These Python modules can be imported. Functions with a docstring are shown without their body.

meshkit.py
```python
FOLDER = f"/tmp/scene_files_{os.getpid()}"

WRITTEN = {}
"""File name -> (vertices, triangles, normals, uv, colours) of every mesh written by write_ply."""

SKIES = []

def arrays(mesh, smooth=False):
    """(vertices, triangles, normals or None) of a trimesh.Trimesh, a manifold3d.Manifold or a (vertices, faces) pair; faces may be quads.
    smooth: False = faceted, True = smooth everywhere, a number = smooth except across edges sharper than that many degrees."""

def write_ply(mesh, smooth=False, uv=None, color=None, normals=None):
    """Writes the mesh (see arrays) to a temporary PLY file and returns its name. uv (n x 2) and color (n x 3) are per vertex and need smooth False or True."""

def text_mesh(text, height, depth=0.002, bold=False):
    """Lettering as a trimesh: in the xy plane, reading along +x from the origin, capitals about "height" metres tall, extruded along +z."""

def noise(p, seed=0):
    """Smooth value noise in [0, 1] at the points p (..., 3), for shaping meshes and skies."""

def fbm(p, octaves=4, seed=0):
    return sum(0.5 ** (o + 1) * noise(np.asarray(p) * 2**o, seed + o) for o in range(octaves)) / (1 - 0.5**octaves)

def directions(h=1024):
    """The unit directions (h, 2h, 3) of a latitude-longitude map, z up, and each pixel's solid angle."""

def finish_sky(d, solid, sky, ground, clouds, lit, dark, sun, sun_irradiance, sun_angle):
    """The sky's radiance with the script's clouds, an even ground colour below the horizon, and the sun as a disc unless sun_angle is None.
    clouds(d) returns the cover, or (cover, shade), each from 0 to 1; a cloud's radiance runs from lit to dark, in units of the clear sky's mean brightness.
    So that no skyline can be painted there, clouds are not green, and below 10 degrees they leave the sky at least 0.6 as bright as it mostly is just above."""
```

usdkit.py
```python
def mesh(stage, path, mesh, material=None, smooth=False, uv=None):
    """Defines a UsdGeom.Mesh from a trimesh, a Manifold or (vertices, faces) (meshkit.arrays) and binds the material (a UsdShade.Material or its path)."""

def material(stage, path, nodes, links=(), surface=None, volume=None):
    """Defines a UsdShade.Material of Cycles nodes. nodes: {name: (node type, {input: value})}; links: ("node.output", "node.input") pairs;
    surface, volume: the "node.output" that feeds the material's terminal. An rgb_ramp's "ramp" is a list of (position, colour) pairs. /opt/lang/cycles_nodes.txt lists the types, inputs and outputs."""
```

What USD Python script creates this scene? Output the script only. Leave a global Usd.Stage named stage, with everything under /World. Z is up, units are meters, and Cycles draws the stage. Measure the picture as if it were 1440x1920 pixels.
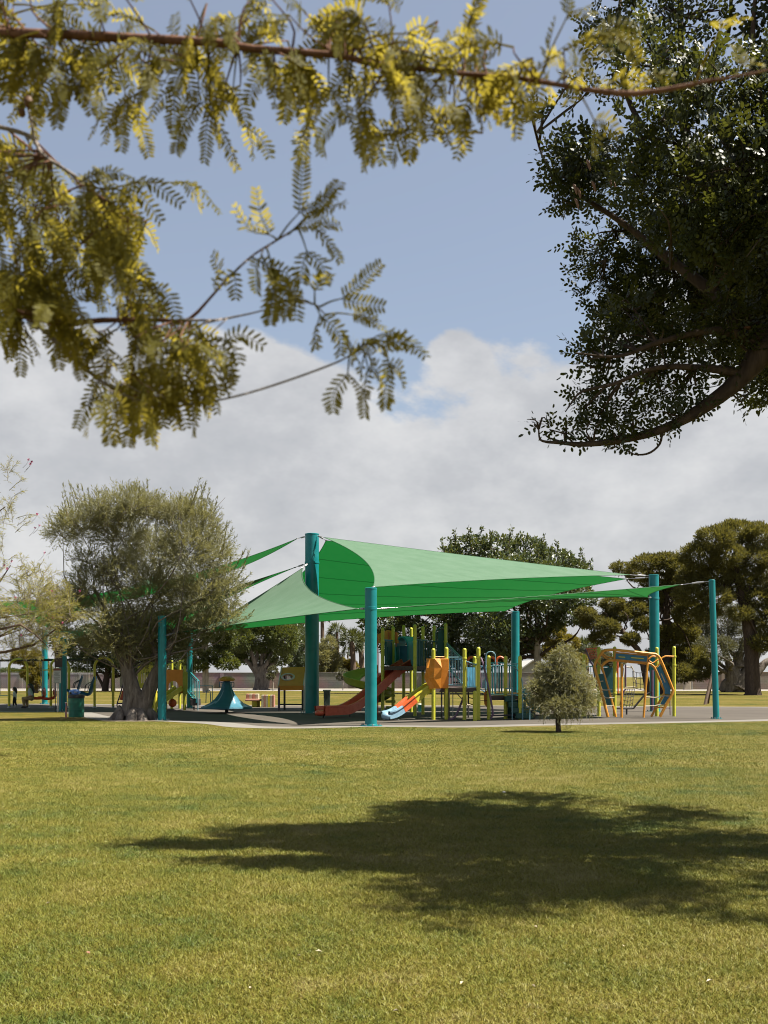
import math, random, re
import numpy as np, trimesh, usdkit, meshkit
import manifold3d as m3
from shapely.geometry import Polygon, Point, box as sbox
from pxr import Usd, UsdGeom, UsdLux, UsdShade, Gf, Sdf, Vt

stage = Usd.Stage.CreateInMemory()
UsdGeom.SetStageUpAxis(stage, 'Z'); UsdGeom.SetStageMetersPerUnit(stage, 1.0)
world = UsdGeom.Xform.Define(stage, '/World'); stage.SetDefaultPrim(world.GetPrim())
UsdGeom.Scope.Define(stage, '/World/Looks')

# ---------------------------------------------------------------- camera, sky, sun, exposure
EYE, F, HZ = 1.6, 2100.0, 1266.0            # eye height, focal length and horizon row for a 1440 x 1920 picture
EXPOSURE = 1.85
SKY_STRENGTH, SUN_INTENSITY = 0.05, 1.25
SUN_EL, SUN_AZ = math.radians(61), math.atan2(0.99, -0.14)      # the sun stands to the right, a little behind the camera
cam = UsdGeom.Camera.Define(stage, '/World/camera')
cam.AddTranslateOp().Set((0, 0, EYE)); cam.AddRotateXOp().Set(90)
cam.CreateHorizontalApertureAttr(24.0); cam.CreateVerticalApertureAttr(32.0); cam.CreateFocalLengthAttr(35.0)
cam.CreateVerticalApertureOffsetAttr(24.0 * (HZ - 960) / 1440)
cam.CreateFStopAttr(6.6); cam.CreateFocusDistanceAttr(42.0)
cam.CreateClippingRangeAttr((0.05, 3000)); cam.CreateExposureAttr(EXPOSURE)

def dirpx(px, py):
    d = np.array([(px - 720) / F, 1.0, -(py - HZ) / F]); return d / np.linalg.norm(d)

dome = UsdLux.DomeLight.Define(stage, '/World/sky')
dome.GetPrim().SetCustomDataByKey('kind', 'structure')
_n = {'tc': ('texture_coordinate', {}), 'sky': ('sky_texture', {'sky_type': 'single_scattering', 'sun_disc': False, 'sun_elevation': SUN_EL, 'sun_rotation': SUN_AZ, 'air_density': 1.0, 'aerosol_density': 1.6, 'ozone_density': 1.0}),
      'sep': ('separate_xyz', {}), 'low': ('map_range', {'from_min': 0.20, 'from_max': 0.34, 'to_min': 0.29, 'to_max': -0.15, 'clamp': True}),
      'top': ('map_range', {'from_min': 0.44, 'from_max': 0.62, 'to_min': 0.0, 'to_max': 0.16, 'clamp': True}),
      'mp': ('mapping', {'scale': (3.2, 3.2, 6.4), 'location': (1.9, 0.35, 4.45)}),
      'nz': ('noise_texture', {'scale': 1.0, 'detail': 9, 'roughness': 0.56, 'distortion': 0.15}),
      'mp2': ('mapping', {'scale': (7, 7, 11), 'location': (7.3, 2.1, 0.4)}),
      'nz2': ('noise_texture', {'scale': 1.0, 'detail': 9, 'roughness': 0.6, 'distortion': 0.0}),
      'a0': ('math', {'math_type': 'add'}), 'a1': ('math', {'math_type': 'add'}),
      'cov': ('map_range', {'range_type': 'smoothstep', 'from_min': 0.505, 'from_max': 0.56, 'to_min': 0.0, 'to_max': 0.9, 'clamp': True}),
      'shade': ('rgb_ramp', {'ramp': [(0.3, (2.72, 2.78, 2.92)), (0.44, (3.2, 3.23, 3.32)), (0.55, (3.75, 3.76, 3.8)), (0.66, (4.25, 4.23, 4.2))]}),
      'sc': ('mix', {'mix_type': 'multiply', 'fac': 1.0, 'color2': (1.0, 1.0, 1.0)}),
      'haze': ('mix', {'mix_type': 'mix', 'fac': 0.42, 'color2': (2.35, 2.35, 2.35)}),
      'mix': ('mix', {'mix_type': 'mix'}), 'bg': ('background_shader', {'strength': SKY_STRENGTH})}
_l = [('tc.generated', 'sep.vector'), ('sep.z', 'low.value'), ('sep.z', 'top.value'), ('tc.generated', 'mp.vector'), ('mp.vector', 'nz.vector'), ('tc.generated', 'mp2.vector'), ('mp2.vector', 'nz2.vector'),
      ('nz.fac', 'a0.value1'), ('low.result', 'a0.value2'), ('a0.value', 'a1.value1')]
# three cumulus banks that the picture shows, as soft widenings of the cloud noise
prev = 'a1.value'; _l.append(('top.result', 'a1.value2'))
for i, (px, py, rad, amt) in enumerate([(500, 650, 0.13, 0.20), (860, 640, 0.05, 0.13), (700, 790, 0.08, 0.08), (1290, 120, 0.16, 0.16), (1250, 800, 0.15, 0.12), (90, 760, 0.12, 0.12), (560, 300, 0.22, -0.14), (960, 430, 0.14, -0.14)]):
    _n[f'd{i}'] = ('vector_math', {'math_type': 'distance', 'vector2': tuple(dirpx(px, py))})
    _n[f'm{i}'] = ('map_range', {'range_type': 'smoothstep', 'from_min': 0.0, 'from_max': rad, 'to_min': amt, 'to_max': 0.0, 'clamp': True})
    _n[f's{i}'] = ('math', {'math_type': 'add'})
    _l += [('tc.generated', f'd{i}.vector1'), (f'd{i}.value', f'm{i}.value'), (prev, f's{i}.value1'), (f'm{i}.result', f's{i}.value2')]
    prev = f's{i}.value'
_l += [(prev, 'cov.value'), ('nz2.fac', 'shade.fac'), ('shade.color', 'sc.color1'), ('sky.color', 'haze.color1'), ('haze.color', 'mix.color1'), ('sc.color', 'mix.color2'), ('cov.result', 'mix.fac'), ('mix.color', 'bg.color')]
skymat = usdkit.material(stage, '/World/Looks/sky_look', _n, _l, surface='bg.background')
UsdShade.MaterialBindingAPI.Apply(dome.GetPrim()).Bind(skymat)
sun = UsdLux.DistantLight.Define(stage, '/World/sun')
sun.CreateNormalizeAttr(True); sun.CreateIntensityAttr(SUN_INTENSITY); sun.CreateAngleAttr(0.53); sun.CreateColorAttr((1.0, 0.93, 0.82))
SD = np.array([math.sin(SUN_AZ) * math.cos(SUN_EL), math.cos(SUN_AZ) * math.cos(SUN_EL), math.sin(SUN_EL)])
_q = Gf.Rotation(Gf.Vec3d(0, 0, 1), Gf.Vec3d(*map(float, SD))).GetQuat()
sun.AddOrientOp().Set(Gf.Quatf(float(_q.GetReal()), *map(float, _q.GetImaginary())))

# ---------------------------------------------------------------- helpers
def at(px, py, Y):                      # point seen at that pixel, Y metres away
    return np.array([(px - 720) / F * Y, Y, EYE - (py - HZ) / F * Y])
def gd(py): return EYE * F / (py - HZ)  # distance of the ground seen in that row
def gp(px, py): return at(px, py, gd(py))

used, LOC = {}, {}
def uniq(parent, name):
    k = (parent, name); n = used.get(k, 0); used[k] = n + 1
    return f'{parent}/{name}' + (f'_{n:03d}' if n else '')
def tag(prim, label=None, cat=None, group=None, kind=None):
    p = prim.GetPrim() if hasattr(prim, 'GetPrim') else prim
    for k, v in (('label', label), ('category', cat), ('group', group), ('kind', kind)):
        if v: p.SetCustomDataByKey(k, v)
    return p
def thing(name, label, cat, loc=(0, 0, 0), group=None):
    path = uniq('/World', name); x = UsdGeom.Xform.Define(stage, path); x.AddTranslateOp().Set(tuple(map(float, loc)))
    LOC[path] = np.array(loc, float); tag(x, label, cat, group); return path
def put(mesh, name, mat, parent=None, smooth=35, label=None, cat=None, group=None, kind=None):
    path = uniq(parent or '/World', name)
    v, f = mesh if isinstance(mesh, tuple) else (mesh.vertices, mesh.faces)
    off = LOC.get(parent, np.zeros(3)) if parent else np.zeros(3)
    LOC[path] = off
    m = usdkit.mesh(stage, path, (np.asarray(v, float) - off, np.asarray(f, int)), mat, smooth=smooth)
    tag(m, label, cat, group, kind)
    return path

def unit(v): v = np.asarray(v, float); return v / (np.linalg.norm(v) + 1e-12)
def smoothpath(pts, n=24, rad=None):
    """Catmull-Rom through the points (and radii)."""
    p = np.asarray(pts, float)
    if rad is not None: p = np.c_[p, np.asarray(rad, float)]
    q = np.vstack([2 * p[0] - p[1], p, 2 * p[-1] - p[-2]])
    out = []
    for s in np.linspace(0, len(p) - 1 - 1e-9, n):
        i = int(s); t = s - i; a, b, c, d = q[i:i + 4]
        out.append(0.5 * (2 * b + (c - a) * t + (2 * a - 5 * b + 4 * c - d) * t * t + (3 * b - a - 3 * c + d) * t ** 3))
    out = np.array(out)
    return (out[:, :3], np.maximum(out[:, 3], 1e-4)) if rad is not None else out

class MB:
    def __init__(s): s.v, s.f, s.n = [], [], 0
    def add(s, v, f):
        v = np.asarray(v, float); f = np.asarray(f, int)
        if f.shape[1] == 4: f = np.vstack([f[:, [0, 1, 2]], f[:, [0, 2, 3]]])
        s.v.append(v); s.f.append(f + s.n); s.n += len(v); return s
    def mesh(s): return (np.vstack(s.v), np.vstack(s.f))
    def box(s, c, size, yaw=0.0, R=None, bev=0.0):
        a = np.asarray(size, float) / 2
        if bev:
            b = min(bev, a.min() * 0.45); pts = []
            for sx in (-1, 1):
                for sy in (-1, 1):
                    for sz in (-1, 1):
                        for k in range(3):
                            q = a.copy(); q -= b; q[k] = a[k]; pts.append(q * [sx, sy, sz])
            h = trimesh.convex.convex_hull(np.array(pts)); v, f = np.array(h.vertices), np.array(h.faces)
        else:
            m = trimesh.creation.box(a * 2); v, f = np.array(m.vertices), np.array(m.faces)
        if R is None: R = np.array([[math.cos(yaw), -math.sin(yaw), 0], [math.sin(yaw), math.cos(yaw), 0], [0, 0, 1]])
        return s.add(v @ np.asarray(R).T + c, f)
    def beam(s, p0, p1, w, h, up=(0, 0, 1), bev=0.0):
        p0, p1 = np.asarray(p0, float), np.asarray(p1, float); x = unit(p1 - p0); y = np.cross(up, x)
        if np.linalg.norm(y) < 1e-3: y = np.cross((0, 1, 0), x)
        y = unit(y); z = np.cross(x, y)
        return s.box((p0 + p1) / 2, (np.linalg.norm(p1 - p0), w, h), R=np.stack([x, y, z], 1), bev=bev)
    def tube(s, pts, r, n=8, cap=True, rough=0.0, seed=0, fr=6.0, flute=0.0, fl=5):
        p = np.asarray(pts, float); m = len(p); r = np.broadcast_to(np.asarray(r, float), (m,))
        t = np.gradient(p, axis=0); t /= np.linalg.norm(t, axis=1, keepdims=True) + 1e-12
        a = np.cross(t[0], (0.3, 0.2, 1) if abs(t[0][2]) < 0.9 else (1, 0.1, 0)); a = unit(a); A = []
        for i in range(m):
            a = unit(a - t[i] * (a @ t[i])); A.append(a)
        A = np.array(A); B = np.cross(t, A); th = np.arange(n) / n * 2 * np.pi
        rr = np.repeat(r[:, None], n, 1)
        if flute: rr = rr * (1 + flute * np.sin(fl * th + seed)[None] + 0.6 * flute * np.sin((fl * 2 + 1) * th + 1.7 * seed + np.linspace(0, 3, m)[:, None]))
        d = A[:, None] * np.cos(th)[None, :, None] + B[:, None] * np.sin(th)[None, :, None]
        v = p[:, None] + d * rr[..., None]
        if rough: v = p[:, None] + d * (rr * (1 + rough * 2 * (meshkit.fbm(v * fr, 3, seed) - 0.5)))[..., None]
        v = v.reshape(-1, 3); i, j = np.meshgrid(np.arange(m - 1), np.arange(n), indexing='ij'); k = (j + 1) % n
        f = np.stack([i * n + j, i * n + k, (i + 1) * n + k, (i + 1) * n + j], -1).reshape(-1, 4)
        f = np.vstack([f[:, [0, 1, 2]], f[:, [0, 2, 3]]])
        if cap:
            v = np.vstack([v, p[0], p[-1]]); c0, c1 = m * n, m * n + 1; q = np.arange(n); w = (q + 1) % n
            f = np.vstack([f, np.c_[np.full(n, c0), w, q], np.c_[np.full(n, c1), (m - 1) * n + q, (m - 1) * n + w]])
        return s.add(v, f)
    def lathe(s, prof, c=(0, 0, 0), n=20, sx=1.0, sy=1.0, yaw=0):
        prof = np.asarray(prof, float); th = np.arange(n) / n * 2 * np.pi + yaw; m = len(prof)
        v = np.stack([prof[:, :1] * np.cos(th) * sx, prof[:, :1] * np.sin(th) * sy, np.repeat(prof[:, 1:], n, 1)], -1).reshape(-1, 3)
        i, j = np.meshgrid(np.arange(m - 1), np.arange(n), indexing='ij'); k = (j + 1) % n
        f = np.stack([i * n + j, i * n + k, (i + 1) * n + k, (i + 1) * n + j], -1).reshape(-1, 4)
        f = np.vstack([f[:, [0, 1, 2]], f[:, [0, 2, 3]]])
        return s.add(v + np.asarray(c, float), f)
    def ball(s, c, r, sub=2):
        m = trimesh.creation.icosphere(sub); return s.add(np.array(m.vertices) * np.asarray(r, float) + c, m.faces)
    def prism(s, poly, o, u, v, t):
        """extrudes the 2-D polygon (in axes u, v from o) by t, centred"""
        poly = poly if hasattr(poly, 'exterior') else Polygon(poly)
        m = trimesh.creation.extrude_polygon(poly, t, engine='earcut'); q = np.array(m.vertices); u, v = np.asarray(u, float), np.asarray(v, float); w = np.cross(u, v)
        return s.add(np.asarray(o, float) + q[:, :1] * u + q[:, 1:2] * v + (q[:, 2:] - t / 2) * w, m.faces)
    def sweep(s, prof, path, side):
        """closed profile (a sideways, b up) along the path; side: the sideways unit vector(s)"""
        prof = np.asarray(prof, float); p = np.asarray(path, float); m, n = len(p), len(prof)
        t = np.gradient(p, axis=0); t /= np.linalg.norm(t, axis=1, keepdims=True); sd = np.broadcast_to(np.asarray(side, float), (m, 3))
        sd = sd - t * (sd * t).sum(1, keepdims=True); sd = sd / np.linalg.norm(sd, axis=1, keepdims=True); up = np.cross(sd, t); up *= np.sign(up[:, 2:] + 1e-9)
        v = (p[:, None] + prof[None, :, :1] * sd[:, None] + prof[None, :, 1:] * up[:, None]).reshape(-1, 3)
        i, j = np.meshgrid(np.arange(m - 1), np.arange(n), indexing='ij'); k = (j + 1) % n
        f = np.stack([i * n + j, i * n + k, (i + 1) * n + k, (i + 1) * n + j], -1).reshape(-1, 4)
        return s.add(v, np.vstack([f[:, [0, 1, 2]], f[:, [0, 2, 3]]]))
    def put(s, name, mat, parent=None, **k): return put(s.mesh(), name, mat, parent, **k)

# ---------------------------------------------------------------- materials
MT = {}
def mat(name, nodes, links, surface='p.BSDF', volume=None):
    MT[name] = usdkit.material(stage, '/World/Looks/' + name, nodes, links, surface=surface, volume=volume); return MT[name]
PAINT = {'yellow_green_post': 0.85, 'yellow_plastic': 0.85, 'lime_plastic': 0.8, 'orange_plastic': 0.8, 'amber_plastic': 0.72, 'burnt_orange': 0.85, 'red_plastic': 1.35, 'pale_blue_plastic': 0.52, 'sign_grey': 0.9, 'shirt_white': 0.8, 'shirt_grey': 0.8, 'trousers_tan': 0.8, 'purple_steel': 1, 'bin_green': 0.8, 'bag_blue': 0.9, 'blue_rail': 0.8, 'teal_plastic': 0.75, 'blue_plastic': 0.85, 'skin': 0.8, 'hair_black': 1, 'black_plastic': 1, 'dark_steel': 1, 'black_rope': 1, 'deck_brown': 0.9, 'dark_teal': 0.9, 'dark_green_plastic': 0.9, 'galvanised': 0.6, 'teal_steel': 0.68, 'sail_hem': 0.6}
def paint(name, col, rough=0.45, var=0.12, scale=5.0, bump=0.02, bscale=60, spec=0.4, metallic=0.0, dirt=0.15):
    """a plain coloured surface with uneven fading, dust and a fine orange peel"""
    c = np.array(col, float) * PAINT.get(name, 0.55); d = c * (1 - dirt) + np.array([0.22, 0.19, 0.14]) * dirt
    return mat(name, {'g': ('geometry', {}), 'n': ('noise_texture', {'scale': scale, 'detail': 5, 'roughness': 0.6}),
        'r': ('rgb_ramp', {'ramp': [(0.3, c * (1 - var)), (0.5, c), (0.72, np.minimum(d * (1 + var), 0.95))]}),
        'n2': ('noise_texture', {'scale': bscale, 'detail': 3}), 'b': ('bump', {'strength': 0.35, 'distance': bump}),
        'rr': ('map_range', {'from_min': 0.3, 'from_max': 0.7, 'to_min': rough - 0.08, 'to_max': min(1, rough + 0.12), 'clamp': True}),
        'p': ('principled_bsdf', {'specular_ior_level': spec, 'metallic': metallic})},
        [('g.position', 'n.vector'), ('g.position', 'n2.vector'), ('n.fac', 'r.fac'), ('r.color', 'p.base_color'), ('n2.fac', 'b.height'), ('b.normal', 'p.normal'), ('n.fac', 'rr.value'), ('rr.result', 'p.roughness')])
def leafmat(name, cols, trans=0.35, tcol=None, rough=0.5, spec=0.35, tone=0.25):
    """leaves: every leaf its own tint, light shining through; tone: slow change through the crown (dry, young leaves)"""
    k = len(cols); ramp = [(i / (k - 1) * 0.9 + 0.05, c) for i, c in enumerate(cols)]
    tc = tcol if tcol is not None else tuple(np.minimum(np.mean(cols, 0) * np.array([1.9, 1.8, 0.9]), 0.9))
    return mat(name, {'g': ('geometry', {}), 'r': ('rgb_ramp', {'ramp': ramp}), 'n': ('noise_texture', {'scale': 0.9, 'detail': 3}),
        'a': ('math', {'math_type': 'multiply_add', 'value2': 1 - tone, 'value3': 0.0}), 'a2': ('math', {'math_type': 'multiply_add', 'value2': tone}),
        'p': ('principled_bsdf', {'roughness': rough, 'specular_ior_level': spec}), 't': ('translucent_bsdf', {'color': tc}), 'm': ('mix_closure', {'fac': trans})},
        [('g.random_per_island', 'a.value1'), ('g.position', 'n.vector'), ('n.fac', 'a2.value1'), ('a.value', 'a2.value3'), ('a2.value', 'r.fac'), ('r.color', 'p.base_color'), ('p.BSDF', 'm.closure1'), ('t.BSDF', 'm.closure2')], surface='m.closure')
def bark(name, c0, c1, scale=9.0, depth=0.03):
    return mat(name, {'g': ('geometry', {}), 'mp': ('mapping', {'scale': (1, 1, 0.22)}), 'n': ('noise_texture', {'scale': scale, 'detail': 8, 'roughness': 0.68, 'distortion': 0.6}),
        'v': ('voronoi_texture', {'scale': scale * 1.4, 'feature': 'distance_to_edge'}), 'r': ('rgb_ramp', {'ramp': [(0.28, c0), (0.5, tuple((np.array(c0) + c1) / 2)), (0.72, c1)]}),
        'mx': ('math', {'math_type': 'multiply'}), 'b': ('bump', {'strength': 0.8, 'distance': depth}), 'p': ('principled_bsdf', {'roughness': 0.9, 'specular_ior_level': 0.15})},
        [('g.position', 'mp.vector'), ('mp.vector', 'n.vector'), ('mp.vector', 'v.vector'), ('n.fac', 'r.fac'), ('r.color', 'p.base_color'), ('n.fac', 'mx.value1'), ('v.distance', 'mx.value2'), ('n.fac', 'b.height'), ('b.normal', 'p.normal')])

paint('teal_steel', (0.0, 0.185, 0.20), rough=0.38, var=0.10, scale=2.5, bump=0.004, dirt=0.015)
paint('yellow_green_post', (0.40, 0.40, 0.035), rough=0.4, var=0.10, scale=4, dirt=0.08)
paint('yellow_plastic', (0.48, 0.42, 0.03), rough=0.4, dirt=0.08)
paint('lime_plastic', (0.26, 0.29, 0.02), rough=0.42, dirt=0.08)
paint('red_plastic', (0.33, 0.055, 0.025), rough=0.36, dirt=0.08)
paint('orange_plastic', (0.62, 0.22, 0.015), rough=0.4, dirt=0.08)
paint('burnt_orange', (0.50, 0.085, 0.02), rough=0.4, dirt=0.08)
paint('amber_plastic', (0.62, 0.27, 0.03), rough=0.42, dirt=0.08)
paint('pale_blue_plastic', (0.30, 0.50, 0.66), rough=0.4, var=0.18, dirt=0.12)
paint('teal_plastic', (0.02, 0.27, 0.30), rough=0.42, dirt=0.06)
paint('cone_blue', (0.03, 0.17, 0.25), rough=0.5, dirt=0.06)
paint('blue_plastic', (0.02, 0.13, 0.22), rough=0.45, dirt=0.06)
paint('blue_rail', (0.14, 0.27, 0.33), rough=0.4, dirt=0.06)
paint('dark_teal', (0.006, 0.075, 0.085), rough=0.5, dirt=0.05)
paint('dark_green_plastic', (0.005, 0.05, 0.04), rough=0.5, dirt=0.04)
paint('purple_steel', (0.085, 0.045, 0.085), rough=0.45, dirt=0.1)
paint('deck_brown', (0.05, 0.035, 0.03), rough=0.7, dirt=0.1)
paint('dark_steel', (0.025, 0.022, 0.024), rough=0.5, dirt=0.05)
paint('black_rope', (0.018, 0.016, 0.016), rough=0.85, dirt=0.1)
paint('galvanised', (0.42, 0.43, 0.44), rough=0.4, metallic=0.6, dirt=0.1)
paint('white_paint', (0.72, 0.71, 0.67), rough=0.5, var=0.08)
paint('cream_plastic', (0.55, 0.47, 0.34), rough=0.55)
paint('pink_block', (0.50, 0.24, 0.17), rough=0.6)
paint('brown_wood', (0.10, 0.055, 0.03), rough=0.75, scale=12)
paint('bin_green', (0.012, 0.135, 0.085), rough=0.42, dirt=0.06)
paint('bin_dark', (0.012, 0.03, 0.022), rough=0.5)
paint('black_plastic', (0.012, 0.013, 0.014), rough=0.45)
paint('bag_blue', (0.09, 0.19, 0.45), rough=0.35, dirt=0.03)
paint('sign_grey', (0.30, 0.33, 0.33), rough=0.5)
paint('sign_brown', (0.045, 0.030, 0.028), rough=0.6)
paint('sign_red', (0.20, 0.05, 0.035), rough=0.5)
paint('sign_ink', (0.03, 0.04, 0.06), rough=0.6)
paint('skin', (0.36, 0.20, 0.13), rough=0.55, var=0.05, dirt=0.0)
paint('hair_black', (0.010, 0.008, 0.008), rough=0.5, dirt=0.0)
paint('shirt_white', (0.62, 0.62, 0.60), rough=0.9, dirt=0.02)
paint('shirt_grey', (0.36, 0.38, 0.38), rough=0.9, dirt=0.02)
paint('trousers_tan', (0.30, 0.20, 0.10), rough=0.9, dirt=0.02)
paint('leggings_black', (0.02, 0.018, 0.02), rough=0.9, dirt=0.02)
paint('roof_white', (0.66, 0.65, 0.62), rough=0.6)
paint('stucco_white', (0.58, 0.56, 0.52), rough=0.9)
paint('fence_brown', (0.16, 0.085, 0.05), rough=0.8)
paint('window_dark', (0.03, 0.035, 0.04), rough=0.15)
paint('petal_pink', (0.55, 0.10, 0.22), rough=0.6, dirt=0)
paint('pod_brown', (0.20, 0.10, 0.05), rough=0.6, dirt=0)

def sailmat():
    return mat('sail_fabric', {'g': ('geometry', {}), 'n': ('noise_texture', {'scale': 1.3, 'detail': 6, 'roughness': 0.6}), 'w': ('noise_texture', {'scale': 140, 'detail': 2}),
        'r': ('rgb_ramp', {'ramp': [(0.3, (0.078, 0.150, 0.090)), (0.5, (0.091, 0.168, 0.104)), (0.7, (0.106, 0.182, 0.12))]}),
        'b': ('bump', {'strength': 0.3, 'distance': 0.01}), 'p': ('principled_bsdf', {'roughness': 0.75, 'specular_ior_level': 0.25, 'sheen_weight': 0.12, 'sheen_roughness': 0.4, 'sheen_tint': (0.8, 1.0, 0.8)}),
        't': ('translucent_bsdf', {'color': (0.004, 0.095, 0.018)}), 'm': ('mix_closure', {'fac': 0.42})},
        [('g.position', 'n.vector'), ('g.position', 'w.vector'), ('n.fac', 'r.fac'), ('r.color', 'p.base_color'), ('w.fac', 'b.height'), ('b.normal', 'p.normal'), ('p.BSDF', 'm.closure1'), ('t.BSDF', 'm.closure2')], surface='m.closure')
sailmat()
paint('sail_hem', (0.03, 0.12, 0.05), rough=0.8)

# ground: lawn, dry patches; one colour field shared by the sheet and the blades
def grass_nodes(extra_n, extra_l, surface, name, dark=1.0):
    n = {'g': ('geometry', {}), 'n1': ('noise_texture', {'scale': 0.16, 'detail': 4, 'roughness': 0.6}), 'n2': ('noise_texture', {'scale': 1.6, 'detail': 4, 'roughness': 0.65}), 'n3': ('noise_texture', {'scale': 22.0, 'detail': 4, 'roughness': 0.7}),
         'm1': ('math', {'math_type': 'multiply_add', 'value2': 0.45}), 'm2': ('math', {'math_type': 'multiply_add', 'value2': 0.32, 'value3': 0.0}), 'm3': ('math', {'math_type': 'multiply_add', 'value2': 0.23}),
         'r': ('rgb_ramp', {'ramp': [(0.40, np.array((0.105, 0.145, 0.022)) * dark), (0.475, np.array((0.235, 0.208, 0.028)) * dark), (0.53, np.array((0.305, 0.243, 0.040)) * dark), (0.60, np.array((0.41, 0.315, 0.12)) * dark)]})}
    l = [('g.position', 'n1.vector'), ('g.position', 'n2.vector'), ('g.position', 'n3.vector'), ('n2.fac', 'm2.value1'), ('n3.fac', 'm3.value1'), ('m2.value', 'm3.value3'), ('n1.fac', 'm1.value1'), ('m3.value', 'm1.value3'), ('m1.value', 'r.fac')]
    n.update(extra_n); return mat(name, n, l + extra_l, surface=surface)
grass_nodes({'b': ('bump', {'strength': 1.0, 'distance': 0.05}), 'p': ('principled_bsdf', {'roughness': 0.85, 'specular_ior_level': 0.1})},
            [('r.color', 'p.base_color'), ('n3.fac', 'b.height'), ('b.normal', 'p.normal')], 'p.BSDF', 'lawn_ground', 0.27)
grass_nodes({'rv': ('rgb_ramp', {'ramp': [(0.0, (0.66, 0.78, 0.62)), (0.55, (1.0, 1.0, 1.0)), (0.80, (1.15, 1.1, 1.0)), (0.94, (1.8, 1.65, 2.1)), (1.0, (2.3, 2.1, 3.0))]}), 'mx': ('mix', {'mix_type': 'multiply', 'fac': 1.0}),
             'p': ('principled_bsdf', {'roughness': 0.55, 'specular_ior_level': 0.3}), 't': ('translucent_bsdf', {}), 'm': ('mix_closure', {'fac': 0.12})},
            [('g.random_per_island', 'rv.fac'), ('r.color', 'mx.color1'), ('rv.color', 'mx.color2'), ('mx.color', 'p.base_color'), ('mx.color', 't.color'), ('p.BSDF', 'm.closure1'), ('t.BSDF', 'm.closure2')], 'm.closure', 'grass_blade', 0.72)
def stone(name, c0, c1, scale, depth, rough=0.9):
    return mat(name, {'g': ('geometry', {}), 'n': ('noise_texture', {'scale': scale, 'detail': 8, 'roughness': 0.75}), 'n2': ('noise_texture', {'scale': 0.35, 'detail': 4}), 'mx': ('math', {'math_type': 'multiply_add', 'value2': 0.5}), 'h': ('math', {'math_type': 'multiply', 'value2': 0.5}),
        'r': ('rgb_ramp', {'ramp': [(0.3, c0), (0.7, c1)]}), 'b': ('bump', {'strength': 0.6, 'distance': depth}), 'p': ('principled_bsdf', {'roughness': rough, 'specular_ior_level': 0.2})},
        [('g.position', 'n.vector'), ('g.position', 'n2.vector'), ('n2.fac', 'h.value1'), ('n.fac', 'mx.value1'), ('h.value', 'mx.value3'), ('mx.value', 'r.fac'), ('r.color', 'p.base_color'), ('n.fac', 'b.height'), ('b.normal', 'p.normal')])
stone('rubber_surface', (0.038, 0.032, 0.026), (0.068, 0.059, 0.049), 40, 0.004)
stone('concrete_light', (0.095, 0.088, 0.078), (0.145, 0.136, 0.122), 18, 0.003)
stone('path_concrete', (0.13, 0.118, 0.105), (0.18, 0.168, 0.15), 6, 0.004)
stone('bare_soil', (0.08, 0.062, 0.042), (0.17, 0.14, 0.105), 14, 0.02)
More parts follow.
